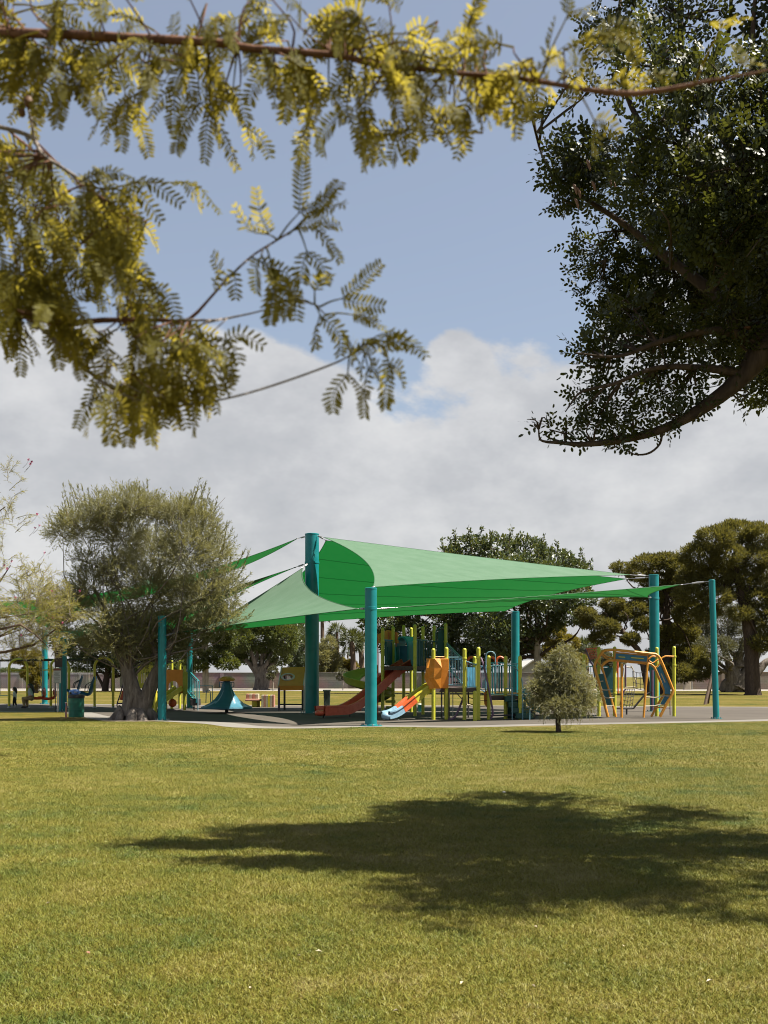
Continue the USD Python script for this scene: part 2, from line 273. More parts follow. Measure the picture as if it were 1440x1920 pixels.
def blockwall(name, c0, c1, mortar):
    return mat(name, {'g': ('geometry', {}), 'mp': ('mapping', {'rotation': (math.pi / 2, 0, 0)}), 'k': ('brick_texture', {'color1': c0, 'color2': c1, 'mortar': mortar, 'scale': 1.0, 'mortar_size': 0.012, 'brick_width': 0.41, 'row_height': 0.205}),
        'n': ('noise_texture', {'scale': 0.5, 'detail': 6}), 'mx': ('mix', {'mix_type': 'overlay', 'fac': 0.5}), 'b': ('bump', {'strength': 0.5, 'distance': 0.01}), 'p': ('principled_bsdf', {'roughness': 0.9, 'specular_ior_level': 0.15})},
        [('g.position', 'mp.vector'), ('mp.vector', 'k.vector'), ('g.position', 'n.vector'), ('k.color', 'mx.color1'), ('n.color', 'mx.color2'), ('mx.color', 'p.base_color'), ('k.fac', 'b.height'), ('b.normal', 'p.normal')])
blockwall('block_wall_mauve', (0.162, 0.132, 0.123), (0.144, 0.120, 0.114), (0.180, 0.150, 0.138))
blockwall('block_wall_tan', (0.174, 0.135, 0.099), (0.150, 0.117, 0.087), (0.192, 0.150, 0.114))

leafmat('jacaranda_leaf', [(0.06, 0.064, 0.014), (0.12, 0.108, 0.018), (0.19, 0.155, 0.024), (0.26, 0.205, 0.032)], trans=0.5, tcol=(0.33, 0.27, 0.032), rough=0.6, spec=0.12, tone=0.35)
leafmat('carob_leaf', [(0.016, 0.024, 0.007), (0.034, 0.045, 0.011), (0.07, 0.078, 0.017), (0.12, 0.11, 0.03)], trans=0.16, tcol=(0.13, 0.14, 0.02), rough=0.45, spec=0.3, tone=0.3)
leafmat('olive_leaf', [(0.072, 0.075, 0.036), (0.17, 0.168, 0.082), (0.29, 0.278, 0.15), (0.44, 0.42, 0.27)], trans=0.2, rough=0.5, spec=0.4)
leafmat('ficus_leaf', [(0.022, 0.036, 0.014), (0.045, 0.066, 0.022), (0.095, 0.115, 0.038), (0.17, 0.175, 0.07)], trans=0.2, rough=0.4, spec=0.5, tone=0.4)
leafmat('pine_leaf', [(0.036, 0.038, 0.014), (0.085, 0.083, 0.026), (0.16, 0.15, 0.045), (0.25, 0.225, 0.075)], trans=0.2, rough=0.6, spec=0.2, tone=0.5)
leafmat('green_leaf', [(0.04, 0.055, 0.015), (0.085, 0.10, 0.022), (0.13, 0.14, 0.03)], trans=0.25)
leafmat('dusty_leaf', [(0.045, 0.05, 0.028), (0.085, 0.085, 0.045), (0.13, 0.125, 0.07)], trans=0.2)
leafmat('golden_leaf', [(0.08, 0.07, 0.015), (0.15, 0.125, 0.02), (0.20, 0.165, 0.03)], trans=0.3)
leafmat('willow_leaf', [(0.12, 0.12, 0.04), (0.21, 0.19, 0.065), (0.30, 0.265, 0.11)], trans=0.35)
leafmat('palm_leaf', [(0.03, 0.04, 0.015), (0.07, 0.085, 0.03), (0.13, 0.14, 0.05)], trans=0.2)
bark('bark_grey', (0.04, 0.031, 0.025), (0.20, 0.175, 0.15), 7, 0.05)
bark('bark_pale', (0.17, 0.145, 0.12), (0.38, 0.34, 0.29), 6, 0.03)
bark('bark_dark', (0.025, 0.018, 0.014), (0.075, 0.055, 0.042), 12, 0.02)
bark('bark_brown', (0.05, 0.035, 0.025), (0.14, 0.10, 0.07), 9, 0.03)
bark('twig_brown', (0.045, 0.02, 0.012), (0.15, 0.08, 0.05), 60, 0.002)
bark('twig_grey', (0.10, 0.085, 0.075), (0.22, 0.19, 0.165), 60, 0.002)
# ---------------------------------------------------------------- ground
def sheet(pts, z, sub=None):
    p = Polygon(pts); v, f = trimesh.creation.triangulate_polygon(p, engine='earcut'); return (np.c_[v, np.full(len(v), z)], f)
S = 900.0
put(sheet([(-S, -60), (S, -60), (S, S), (-S, S)], 0.0), 'lawn', MT['lawn_ground'], smooth=False, kind='structure')
pad_px = [(-120, 1328), (-40, 1334), (60, 1336), (108, 1335), (128, 1338), (150, 1344), (205, 1352), (300, 1353), (380, 1357), (440, 1364), (560, 1366), (700, 1363), (870, 1364), (1000, 1361), (1100, 1359), (1300, 1355), (1440, 1352), (1560, 1348)]
near = [gp(*q)[:2] for q in pad_px]
far_px = [(1600, 1326), (1440, 1325.5), (1260, 1325), (1100, 1324), (900, 1323), (700, 1323), (500, 1323), (300, 1321), (100, 1319.5), (-140, 1320)]
far = [gp(*q)[:2] for q in far_px]
ring = smoothpath(np.c_[near, np.zeros(len(near))], 90)[:, :2]
padpoly = Polygon(list(map(tuple, ring)) + list(map(tuple, far))).buffer(0)
inner = padpoly.buffer(-1.25, join_style=1).buffer(0.15)
put(sheet(padpoly.exterior.coords, 0.004), 'playground_path', MT['concrete_light'], smooth=False, kind='structure')
put(sheet(inner.exterior.coords, 0.008), 'rubber_ground', MT['rubber_surface'], smooth=False, kind='structure')
put(sheet([(-90, 113), (120, 113), (120, 133.5), (-90, 133.5)], 0.004), 'far_path', MT['path_concrete'], smooth=False, kind='structure')
# bare soil round the olive's roots
ob = gp(255, 1351)
rng = np.random.default_rng(5)
th = np.linspace(0, 2 * np.pi, 40, endpoint=False)
put(sheet(np.c_[ob[0] + np.cos(th) * (1.15 + 0.3 * rng.random(40)), ob[1] - 0.1 + np.sin(th) * (0.75 + 0.25 * rng.random(40))], 0.012), 'bare_ground', MT['bare_soil'], smooth=False, kind='structure')

# grass blades: a few patches of real blades, repeated over the lawn that the picture shows close enough
def blade_patch(seed, size, n, hgt, wid, segs):
    r = np.random.default_rng(seed); p = np.c_[(r.random((n, 2)) - 0.5) * size, np.zeros(n)]
    a = r.random(n) * 2 * np.pi; lean = np.abs(r.normal(0.75, 0.4, n)) * hgt; h = hgt * (0.25 + 0.55 * r.random(n)); h[r.random(n) < 0.03] *= 1.7
    d = np.c_[np.cos(a), np.sin(a), np.zeros(n)]; b = r.random(n) * 2 * np.pi; s = np.c_[np.cos(b), np.sin(b), np.zeros(n)] * (wid * (0.6 + 0.7 * r.random(n)))[:, None]
    tip = p + d * lean[:, None] + np.c_[np.zeros((n, 2)), h]
    if segs == 1:
        v = np.stack([p - s / 2, p + s / 2, tip], 1).reshape(-1, 3); f = np.arange(3 * n).reshape(-1, 3)
    else:
        mid = p + d * lean[:, None] * 0.3 + np.c_[np.zeros((n, 2)), h * 0.62]
        v = np.stack([p - s / 2, p + s / 2, mid - s * 0.4, mid + s * 0.4, tip], 1).reshape(-1, 3); k = np.arange(n)[:, None] * 5
        f = np.vstack([k + [0, 1, 3], k + [0, 3, 2], k + [2, 3, 4]])
    return v, f
def over_pad(x, y):
    return None
def scatter_grass(name, label, y0, y1, size, n, hgt, wid, segs, seed, margin=1.0):
    r = np.random.default_rng(seed); pi = UsdGeom.PointInstancer.Define(stage, uniq('/World', name)); path = str(pi.GetPath())
    tag(pi, label, 'grass', None, 'stuff'); protos = []
    for k in range(4):
        v, f = blade_patch(seed * 10 + k, size, n, hgt, wid, segs)
        m = usdkit.mesh(stage, f'{path}/grass_patch' + (f'_{k:03d}' if k else ''), (v, f), MT['grass_blade'], smooth=False); protos.append(m.GetPath())
    pi.CreatePrototypesRel().SetTargets(protos)
    P = []
    y = y0
    while y < y1:
        hw = y * 0.345 + margin
        for x in np.arange(-hw, hw, size):
            q = np.array([x, y + size / 2])
            if not padpoly.buffer(size * 0.62).contains(Point(q)): P.append(q)
        y += size
    P = np.array(P)
    P = np.array([q for q in P if padpoly.distance(Point(q)) > size * 0.52])
    pi.CreatePositionsAttr(Vt.Vec3fArray.FromNumpy(np.c_[P, np.zeros(len(P))].astype(np.float32)))
    rot = r.integers(0, 4, len(P)) * math.pi / 2
    pi.CreateOrientationsAttr(Vt.QuathArray([Gf.Quath(float(math.cos(a / 2)), 0.0, 0.0, float(math.sin(a / 2))) for a in rot]))
    pi.CreateProtoIndicesAttr(Vt.IntArray.FromNumpy(r.integers(0, 4, len(P)).astype(np.int32)))
scatter_grass('grass', 'short mown yellow green grass in the foreground below the tree shadow', 4.4, 9.4, 0.5, 2300, 0.036, 0.0036, 2, 3)
scatter_grass('grass', 'short mown sunny grass in the middle of the lawn', 9.4, 19.4, 1.0, 5600, 0.034, 0.0055, 1, 4)
scatter_grass('grass', 'short mown grass strip just before the playground pad', 19.4, 39.4, 1.0, 1800, 0.034, 0.010, 1, 6, 2.0)

# ---------------------------------------------------------------- vegetation tools
def leafquads(r, P, D, L, W, fold=0.25):
    n = len(P); rnd = r.normal(size=(n, 3)); s = np.cross(D, rnd); s /= np.linalg.norm(s, axis=1, keepdims=True) + 1e-9; nn = np.cross(s, D)
    L, W = np.broadcast_to(L, (n,))[:, None], np.broadcast_to(W, (n,))[:, None]
    m = P + D * L * 0.55 + nn * W * fold
    v = np.stack([P, m + s * W / 2, P + D * L, m - s * W / 2], 1).reshape(-1, 3); k = np.arange(n)[:, None] * 4
    return v, np.vstack([k + [0, 1, 2], k + [0, 2, 3]])
def clump(r, n, c, rad, shell=0.5, hole=0.42, fr=1.6, seed=0):
    """n points in an ellipsoid, mostly near its skin, with noise-shaped gaps; also the outward directions"""
    d = r.normal(size=(int(n * 2.6) + 30, 3)); d /= np.linalg.norm(d, axis=1, keepdims=True)
    rr = shell + (1 - shell) * r.random(len(d)) ** 0.6
    wob = 0.74 + 0.5 * meshkit.fbm(d * 1.7 + np.asarray(c) * 0.37, 3, seed)
    p = np.asarray(c) + d * np.asarray(rad) * (rr * wob)[:, None]
    keep = meshkit.fbm(p * (fr / np.mean(rad)), 3, seed + 7) > hole - 0.08 + 0.16 * r.random(len(p))
    p, d = p[keep][:n], d[keep][:n]; return p, d
def leafdirs(r, d, out=1.0, up=0.3, rnd=0.7):
    q = d * out + np.array([0, 0, up]) + r.normal(size=d.shape) * rnd; return q / (np.linalg.norm(q, axis=1, keepdims=True) + 1e-9)
def limb(mb, a, b, r0, r1, r, bend=0.12, n=10, sides=7, rough=0.12, seed=0):
    a, b = np.asarray(a, float), np.asarray(b, float); L = np.linalg.norm(b - a); m = (a + b) / 2 + r.normal(size=3) * L * bend; m[2] += 0.06 * L
    q = (a * 0.72 + b * 0.28) + r.normal(size=3) * L * bend * 0.4
    pts, rad = smoothpath([a, q, m, b], n, [r0, r0 * 0.75 + r1 * 0.25, (r0 + r1) / 2, r1]); mb.tube(pts, rad, sides, rough=rough, seed=seed); return pts
def sprays(r, lv, P, D, L, n, ll, lw, open_=0.45, droop=0.0):
    """leafy shoots: n narrow leaves along each shoot"""
    k = len(P); L = L * (0.6 + 0.8 * r.random(k)); u = (np.arange(n)[None] + r.random((k, n))) / n; p = P[:, None] + D[:, None] * (L[:, None] * u)[..., None]; p[..., 2] -= droop * L[:, None] * u * u
    d = np.repeat(D[:, None], n, 1) + r.normal(size=(k, n, 3)) * open_; d[..., 2] -= droop * u; d /= np.linalg.norm(d, axis=-1, keepdims=True)
    lv.add(*leafquads(r, p.reshape(-1, 3), d.reshape(-1, 3), ll * (0.7 + 0.6 * r.random(k * n)), lw * (0.7 + 0.6 * r.random(k * n))))
def tree(name, label, cat, base, Y, fork, tr, clumps, n, leaf, L, W, bk, group=None, seed=1, up=0.3, rnd=0.7, shell=0.5, hole=0.42, depth=0.85, spread=0.25, lr=0.32, stems=None, out=1.0, fr=1.6, twigs=0, flute=0.05, spray=None, lb=None):
    """base, fork, clumps in picture rows and columns at the distance Y; tr: trunk radius at the base and the fork; clumps: (px, py, rx, ry[, towards the back])"""
    r = np.random.default_rng(seed); b = gp(*base) if Y is None else np.array([(base[0] - 720) / F * Y, Y, 0.0]); Y = b[1]; s = Y / F
    t = thing(name, label, cat, b, group); mb = MB()
    fk = [at(q[0], q[1], Y + (q[2] if len(q) > 2 else 0)) for q in fork]
    pts, rad = smoothpath([b - [0, 0, 0.1], b + [0, 0, 0.12 * (fk[0][2])]] + fk, 22, [tr[0] * 1.25, tr[0]] + list(np.linspace(tr[0] * 0.9, tr[1], len(fk))))
    mb.tube(pts, rad, 14, rough=0.16, seed=seed, fr=2.5 / max(tr[0], 0.05) * 0.4, flute=flute)
    for st in stems or []:
        sp, sr = smoothpath([at(q[0], q[1], Y + (q[3] if len(q) > 3 else 0)) for q in st], 16, [q[2] * s / 2 for q in st]); mb.tube(sp, sr, 10, rough=0.18, seed=seed + 3, fr=2.0)
    mb.put('trunk', MT[bk], t, smooth=60)
    lm, tot, lv = MB(), sum(max(q[2] * q[3], 60) for q in clumps), MB()
    for k, q in enumerate(clumps):
        dy = q[4] if len(q) > 4 else r.normal(0, 1) * spread * q[2] * s * 2
        c = at(q[0], q[1], Y + dy); rad3 = np.array([q[2] * s, max(q[2], q[3]) * s * depth, q[3] * s])
        src = pts[int(len(pts) * (0.72 + 0.27 * r.random())) - 1]
        limb(lm, src, c - [0, 0, rad3[2] * 0.3], tr[1] * lr * 1.6, max(tr[1] * 0.06, 0.006), r, seed=k)
        for _ in range(3 + twigs):
            e = c + r.normal(size=3) * rad3 * 0.55; limb(lm, c - [0, 0, rad3[2] * 0.3], e, max(tr[1] * 0.12, 0.01), 0.004 + 0.0006 * Y / 10, r, n=5, sides=4)
        m = int(n * max(q[2] * q[3], 60) / tot); p, d = clump(r, m, c, rad3, shell, hole, fr, seed + k)
        D = leafdirs(r, d, out, up, rnd)
        if spray: q = slice(0, max(4, len(p) // spray[1])); sprays(r, lv, p[q], D[q], spray[0], spray[1], L, W, spray[2], spray[3]); continue
        lv.add(*leafquads(r, p, D, L * (0.6 + 0.8 * r.random(len(p))), W * (0.7 + 0.6 * r.random(len(p)))))
    lm.put('limbs', MT[lb or bk], t, smooth=60)
    lv.put('crown', MT[leaf], t, smooth=False); return t

# ---------------------------------------------------------------- far walls, houses, trees
def wall(name, label, x0, x1, y, h, mt, cap, pil=8.0):
    t = thing(name, label, 'wall', ((x0 + x1) / 2, y, 0)); MB().box(((x0 + x1) / 2, y, h / 2 - 0.1), (x1 - x0, 0.2, h + 0.2)).put('wall_body', MT[mt], t, smooth=False)
    n = int((x1 - x0) / 1.2)
    for k in range(n):
        xa = x0 + (x1 - x0) * (k + 0.5) / n; MB().box((xa, y, h + 0.035), ((x1 - x0) / n - 0.012, 0.27, 0.07), bev=0.01).put('cap_stone', MT[cap], t, smooth=False)
    for k in range(int((x1 - x0) / pil) + 1):
        MB().box((x0 + 0.25 + k * (x1 - x0 - 0.5) / max(1, int((x1 - x0) / pil)), y - 0.15, h / 2), (0.42, 0.1, h - 0.02)).put('pilaster', MT[mt], t, smooth=False)
wall('block_wall', 'long low mauve grey block wall behind the far lawn on the left', -52, 21, 135, 1.86, 'block_wall_mauve', 'concrete_light')
wall('block_wall', 'tan block wall behind the twisted pale trunk on the right', 30, 62, 126, 1.9, 'block_wall_tan', 'block_wall_tan')

def house(name, label, x0, x1, y0, y1, h, rise, wallm, roofm):
    t = thing(name, label, 'house', ((x0 + x1) / 2, (y0 + y1) / 2, 0)); xm = (x0 + x1) / 2
    MB().prism([(x0, 0), (x1, 0), (x1, h), (xm, h + rise), (x0, h)], (0, (y0 + y1) / 2, 0), (1, 0, 0), (0, 0, 1), y1 - y0).put('wall', MT[wallm], t, smooth=False)
    rf = MB()
    for sgn, xe in ((-1, x0), (1, x1)):
        d = unit([xe - xm, 0, -rise]); e = np.array([xe, 0, h]) + d * 0.5; rf.beam((xm, (y0 + y1) / 2, h + rise + 0.1), (e[0], (y0 + y1) / 2, e[2] + 0.1), y1 - y0 + 0.9, 0.16)
    rf.put('roof', MT[roofm], t, smooth=False)
    for k in (-0.5, 0.5):
        w = put(MB().box((xm + k * (x1 - x0) * 0.5, y0 - 0.02, h * 0.55), (1.3, 0.1, 1.1)).mesh(), 'window', MT['white_paint'], t, smooth=False)
        MB().box((xm + k * (x1 - x0) * 0.5, y0 - 0.05, h * 0.55), (1.1, 0.1, 0.9)).put('pane', MT['window_dark'], w, smooth=False)
a = at(985, 1290, 150); b2 = at(1012, 1290, 150)
house('house', 'small white gabled house between the ficus trunk and the small round tree', at(972, 0, 150)[0], at(1026, 0, 150)[0], 150, 160, 2.1, 1.4, 'stucco_white', 'roof_white')
house('house', 'low white roofed house behind the wall left of the red slide', at(655, 0, 152)[0], at(700, 0, 152)[0], 152, 160, 2.1, 0.5, 'stucco_white', 'roof_white')
# brown board fence in front of the white house
t = thing('board_fence', 'red brown board fence below the white gabled house', 'fence', (at(1030, 0, 142)[0], 142, 0))
xs = np.arange(at(972, 0, 142)[0], at(1110, 0, 142)[0], 0.3)
for k, x in enumerate(xs): MB().box((x, 142, 0.85 + 0.02 * math.sin(k * 2.3)), (0.285, 0.03, 1.7)).put('board', MT['fence_brown'], t, smooth=False)
MB().box(((xs[0] + xs[-1]) / 2, 142.05, 1.3), (xs[-1] - xs[0], 0.05, 0.1)).put('rail', MT['fence_brown'], t, smooth=False)
# chain-link fence at the far left
t = thing('chain_link_fence', 'pale chain link fence behind the swings at the far left', 'fence', (at(100, 0, 119)[0], 119, 0)); x0, x1 = at(-120, 0, 119)[0], at(330, 0, 119)[0]
for k, x in enumerate(np.linspace(x0, x1, 11)): MB().tube([(x, 119, 0), (x, 119, 1.75)], 0.045, 6).put('post', MT['galvanised'], t)
MB().tube([(x0, 119, 1.72), (x1, 119, 1.72)], 0.035, 6).put('rail', MT['galvanised'], t)
w = MB(); hN = 1.68
for k in range(int((x1 - x0 + hN) / 0.22)):
    xa = x0 - hN + k * 0.22
    for sgn in (1, -1):
        p, q = ((xa, 0.04), (xa + hN, hN)) if sgn > 0 else ((xa + hN, 0.04), (xa, hN))
        if min(p[0], q[0]) > x0 and max(p[0], q[0]) < x1: w.tube([(p[0], 119 + 0.01 * sgn, p[1]), (q[0], 119 + 0.01 * sgn, q[1])], 0.006, 3, cap=False)
w.put('wire_mesh', MT['galvanised'], t, smooth=False)
# utility box and pipe before the tan wall
t = thing('utility_box', 'pale beige utility box and pipe before the tan wall', 'utility box', at(1289, 1293, 124) * [1, 1, 0])
c = at(1288, 0, 124)[0]
MB().box((c, 124, 0.75), (0.75, 0.6, 1.5), bev=0.03).put('cabinet', MT['cream_plastic'], t); MB().box((c, 123.97, 1.52), (0.85, 0.75, 0.06)).put('lid', MT['cream_plastic'], t); MB().tube([(c + 0.55, 124, 0), (c + 0.55, 124, 1.35), (c + 0.3, 124, 1.45)], 0.06, 7).put('pipe', MT['galvanised'], t)

BG = 'trees behind the playground'
tree('ficus_tree', 'huge dark ficus tree towering behind the green shade sails', 'tree', (1008, 1300), 98, [(1008, 1240), (1004, 1190)], (0.36, 0.30),
     [(880, 1028, 40, 22), (930, 1025, 42, 20), (985, 1032, 42, 24), (1035, 1052, 40, 25), (1078, 1068, 28, 18), (845, 1050, 38, 24), (890, 1090, 70, 45), (960, 1085, 70, 45), (1030, 1100, 60, 45), (810, 1115, 55, 40), (1080, 1120, 38, 30),
      (722, 1165, 50, 22), (765, 1180, 40, 22), (820, 1175, 50, 34), (870, 1190, 55, 44), (925, 1185, 50, 44), (965, 1195, 45, 36), (1010, 1160, 52, 34), (1065, 1150, 42, 24), (850, 1222, 40, 18), (905, 1224, 46, 20), (955, 1226, 30, 15), (714, 1190, 16, 12), (1095, 1160, 18, 14), (700, 1140, 40, 22), (735, 1212, 26, 18), (775, 1222, 36, 20), (815, 1238, 34, 16), (760, 1245, 34, 12), (900, 1242, 40, 12), (860, 1240, 30, 12)],
     39000, 'ficus_leaf', 0.34, 0.17, 'bark_pale', lb='bark_dark', seed=11, up=0.15, hole=0.40, spread=0.4, depth=0.9)
sp = [(835 + 9 * k + 5 * math.sin(k * 1.7), 1030 - 12 * math.exp(-((k - 9) / 9) ** 2) + (0.0 if k < 18 else (k - 18) * 3.0)) for k in range(31)]
r = np.random.default_rng(8); lv, tw = MB(), MB()          # the ficus's upright top shoots
for px, py in sp:
    L = 1.0 + 1.2 * r.random(); b = at(px, py + 14, 97 + r.normal()); e = b + [r.normal(0.05, 0.25), 0, L]; tw.tube(np.linspace(b, e, 4), [0.03, 0.02, 0.015, 0.008], 4)
    u = r.random(46); p = b + (e - b) * u[:, None] + r.normal(0, 0.05, (46, 3)); D = leafdirs(r, r.normal(size=(46, 3)), 0.8, 0.7, 0.2); lv.add(*leafquads(r, p, D, 0.32, 0.14))
FIC = [k for k in LOC if k.startswith('/World/ficus_tree') and k.count('/') == 2][0]
tw.put('top_shoots', MT['bark_brown'], FIC); lv.put('shoot_leaves', MT['ficus_leaf'], FIC, smooth=False)

tree('pine_tree', 'tallest dark pine with rounded pads at the right edge', 'tree', (1412, 1302), 90, [(1408, 1200), (1396, 1130), (1378, 1060)], (0.62, 0.34),
     [(1380, 1000, 40, 24), (1342, 1010, 36, 22), (1425, 1008, 34, 26), (1312, 1042, 40, 25), (1362, 1042, 36, 22), (1412, 1048, 36, 22), (1446, 1078, 34, 26), (1336, 1082, 36, 20), (1386, 1088, 32, 18), (1300, 1085, 34, 24), (1292, 1115, 30, 18), (1420, 1122, 36, 20), (1345, 1120, 32, 18), (1390, 1150, 24, 13), (1480, 1040, 50, 50), (1480, 1110, 50, 40), (1455, 1165, 40, 28), (1325, 1150, 28, 15), (1430, 1205, 26, 16)],
     60000, 'pine_leaf', 0.30, 0.085, 'bark_dark', seed=21, up=0.6, rnd=0.55, shell=0.45, hole=0.42, fr=2.6, spread=0.35)
tree('pine_tree', 'middle dark pine behind the thick teal pole at right', 'tree', (1246, 1300), 95, [(1248, 1230), (1250, 1160), (1246, 1090)], (0.42, 0.22),
     [(1215, 1056, 30, 14), (1248, 1052, 28, 14), (1274, 1066, 28, 18), (1198, 1078, 24, 13), (1236, 1090, 36, 18), (1272, 1102, 30, 20), (1166, 1066, 20, 10), (1256, 1130, 36, 20), (1292, 1150, 30, 22), (1214, 1122, 30, 15), (1282, 1185, 30, 22), (1250, 1195, 30, 24), (1240, 1238, 42, 24), (1292, 1235, 34, 26), (1270, 1262, 40, 16), (1310, 1255, 30, 20)],
     46000, 'pine_leaf', 0.30, 0.085, 'bark_dark', seed=22, up=0.6, rnd=0.55, shell=0.45, hole=0.42, fr=2.6, spread=0.35)
tree('pine_tree', 'sparse leaning pine with open curved limbs and sky between its pads', 'tree', (1214, 1300), 92, [(1200, 1226), (1178, 1200), (1160, 1172)], (0.26, 0.15),
     [(1112, 1166, 24, 12), (1140, 1176, 20, 12), (1128, 1196, 22, 10), (1160, 1152, 28, 13), (1192, 1142, 25, 13), (1182, 1198, 16, 10), (1204, 1170, 18, 12), (1150, 1132, 25, 10), (1098, 1150, 18, 9)],
     15000, 'pine_leaf', 0.30, 0.085, 'bark_dark', seed=23, up=0.4, rnd=0.6, shell=0.5, hole=0.42, fr=2.6)
tree('twisted_tree', 'grey green tree on a thick twisted pale trunk before the tan wall', 'tree', (1385, 1298), 106, [(1383, 1272), (1375, 1250)], (0.62, 0.45),
     [(1308, 1190, 38, 36), (1350, 1172, 44, 38), (1392, 1186, 38, 36), (1336, 1216, 48, 26), (1396, 1218, 34, 20), (1300, 1228, 28, 18), (1424, 1205, 22, 22), (1362, 1145, 28, 15), (1330, 1238, 26, 10)],
     26000, 'dusty_leaf', 0.26, 0.06, 'bark_grey', seed=24, up=0.2, rnd=1.0, hole=0.44, twigs=3, flute=0.10,
     stems=[[(1384, 1290, 40), (1398, 1262, 24), (1415, 1238, 16), (1428, 1205, 8)], [(1392, 1292, 36), (1412, 1270, 20), (1432, 1246, 14), (1452, 1232, 10)], [(1376, 1292, 30), (1372, 1262, 26), (1366, 1240, 14), (1350, 1200, 7)], [(1370, 1296, 26), (1362, 1280, 16), (1352, 1296, 12)], [(1385, 1250, 22), (1386, 1235, 14), (1392, 1200, 6)]])
tree('golden_tree', 'small golden green tree beside the pale ficus trunk', 'tree', (1046, 1300), 110, [(1046, 1250), (1046, 1215)], (0.2, 0.12),
     [(1040, 1190, 22, 22), (1062, 1208, 24, 18), (1030, 1222, 22, 14), (1058, 1235, 26, 14), (1082, 1240, 20, 14)], 14000, 'golden_leaf', 0.26, 0.10, 'bark_brown', seed=25)
tree('spreading_tree', 'bushy olive green tree on a stout trunk left of the orange panel', 'tree', (490, 1295), 122, [(492, 1272), (488, 1250)], (0.85, 0.6),
     [(448, 1200, 32, 24), (490, 1196, 38, 30), (530, 1198, 32, 30), (470, 1228, 34, 16), (520, 1234, 28, 14), (440, 1228, 24, 14), (425, 1208, 22, 20), (500, 1172, 40, 18), (455, 1176, 30, 14)], 22000, 'green_leaf', 0.30, 0.13, 'bark_grey', seed=26, hole=0.41,
     stems=[[(492, 1280, 20), (478, 1256, 12), (460, 1236, 7)], [(494, 1278, 20), (506, 1252, 12), (520, 1234, 7)]])
tree('cypress_shrub', 'dark rounded tree between the bushy tree and the tallest teal pole', 'tree', (560, 1296), 128, [(560, 1270), (560, 1240)], (0.3, 0.2),
     [(560, 1190, 22, 30), (556, 1225, 24, 30), (572, 1215, 18, 36), (545, 1205, 18, 24), (560, 1255, 20, 22)], 12000, 'ficus_leaf', 0.28, 0.09, 'bark_dark', seed=27)
tree('dark_tree', 'dark dense tree with leaning trunks behind the blue bucket swings', 'tree', (197, 1297), 112, [(200, 1270), (206, 1245)], (0.34, 0.26),
     [(180, 1195, 40, 26), (232, 1205, 50, 36), (290, 1205, 50, 38), (150, 1216, 28, 22), (200, 1228, 50, 22), (262, 1240, 48, 18), (330, 1225, 40, 30), (120, 1200, 26, 22), (250, 1170, 60, 24), (160, 1245, 34, 12), (230, 1256, 44, 11), (300, 1252, 44, 13), (345, 1248, 30, 13)], 27000, 'ficus_leaf', 0.32, 0.14, 'bark_dark', seed=28,
     stems=[[(199, 1297, 8), (190, 1280, 6), (180, 1262, 5), (172, 1245, 4)], [(212, 1297, 9), (212, 1270, 7), (216, 1240, 5)]])
tree('straight_tree', 'tree with a tall straight pale trunk left of the blue cone', 'tree', (388, 1300), 103, [(388, 1240), (387, 1190), (388, 1150)], (0.17, 0.14),
     [(380, 1160, 40, 24), (410, 1180, 32, 20), (360, 1190, 32, 20), (395, 1140, 30, 18), (420, 1205, 22, 12), (340, 1175, 26, 18), (360, 1222, 26, 16), (405, 1228, 28, 14), (425, 1245, 24, 10), (370, 1246, 24, 10)], 18000, 'green_leaf', 0.3, 0.13, 'bark_pale', seed=29,
     stems=[[(383, 1298, 7), (382, 1240, 6), (380, 1200, 5)]])
tree('brown_bush', 'brownish bushy tree behind the seated person', 'tree', (68, 1300), 100, [(68, 1280), (68, 1262)], (0.16, 0.1),
     [(66, 1240, 22, 20), (78, 1258, 18, 18), (56, 1262, 16, 14), (70, 1280, 16, 16), (40, 1232, 18, 12)], 11000, 'golden_leaf', 0.24, 0.09, 'bark_brown', seed=30)
tree('far_bush', 'pale grey green shrub right of the tallest teal pole', 'bush', (618, 1290), 140, [(618, 1262), (618, 1245)], (0.2, 0.12),
     [(616, 1215, 18, 22), (622, 1240, 20, 22), (606, 1235, 14, 30), (628, 1258, 12, 12)], 12000, 'olive_leaf', 0.28, 0.08, 'bark_brown', seed=31, up=0.5)
tree('far_bush', 'bright green clipped bush above the wall left of the red slide', 'bush', (646, 1290), 142, [(646, 1275), (646, 1262)], (0.15, 0.1),
     [(640, 1248, 16, 14), (656, 1250, 16, 12), (648, 1262, 22, 9)], 8000, 'golden_leaf', 0.26, 0.12, 'bark_brown', seed=32)
tree('young_tree', 'thin young tree with sparse leaves against the mauve wall', 'tree', (643, 1294), 118, [(643, 1275), (642, 1262)], (0.05, 0.03),
     [(643, 1262, 9, 8), (638, 1270, 7, 5), (648, 1270, 7, 5)], 1000, 'dusty_leaf', 0.22, 0.07, 'bark_pale', seed=33)
tree('young_tree', 'thin young tree with pale leaves before the wall under the bushy tree', 'tree', (512, 1297), 112, [(512, 1275), (511, 1262)], (0.05, 0.03),
     [(512, 1258, 9, 9), (508, 1268, 7, 6)], 900, 'dusty_leaf', 0.22, 0.07, 'bark_pale', seed=34)
tree('hedge', 'dark clipped hedge above the far left wall', 'hedge', (10, 1290), 141, [(10, 1275), (10, 1268)], (0.1, 0.1),
     [(-20, 1263, 26, 8), (15, 1262, 26, 8), (45, 1263, 22, 7), (110, 1262, 26, 8), (150, 1262, 26, 8)], 9000, 'ficus_leaf', 0.26, 0.11, 'bark_dark', seed=35, hole=0.3)
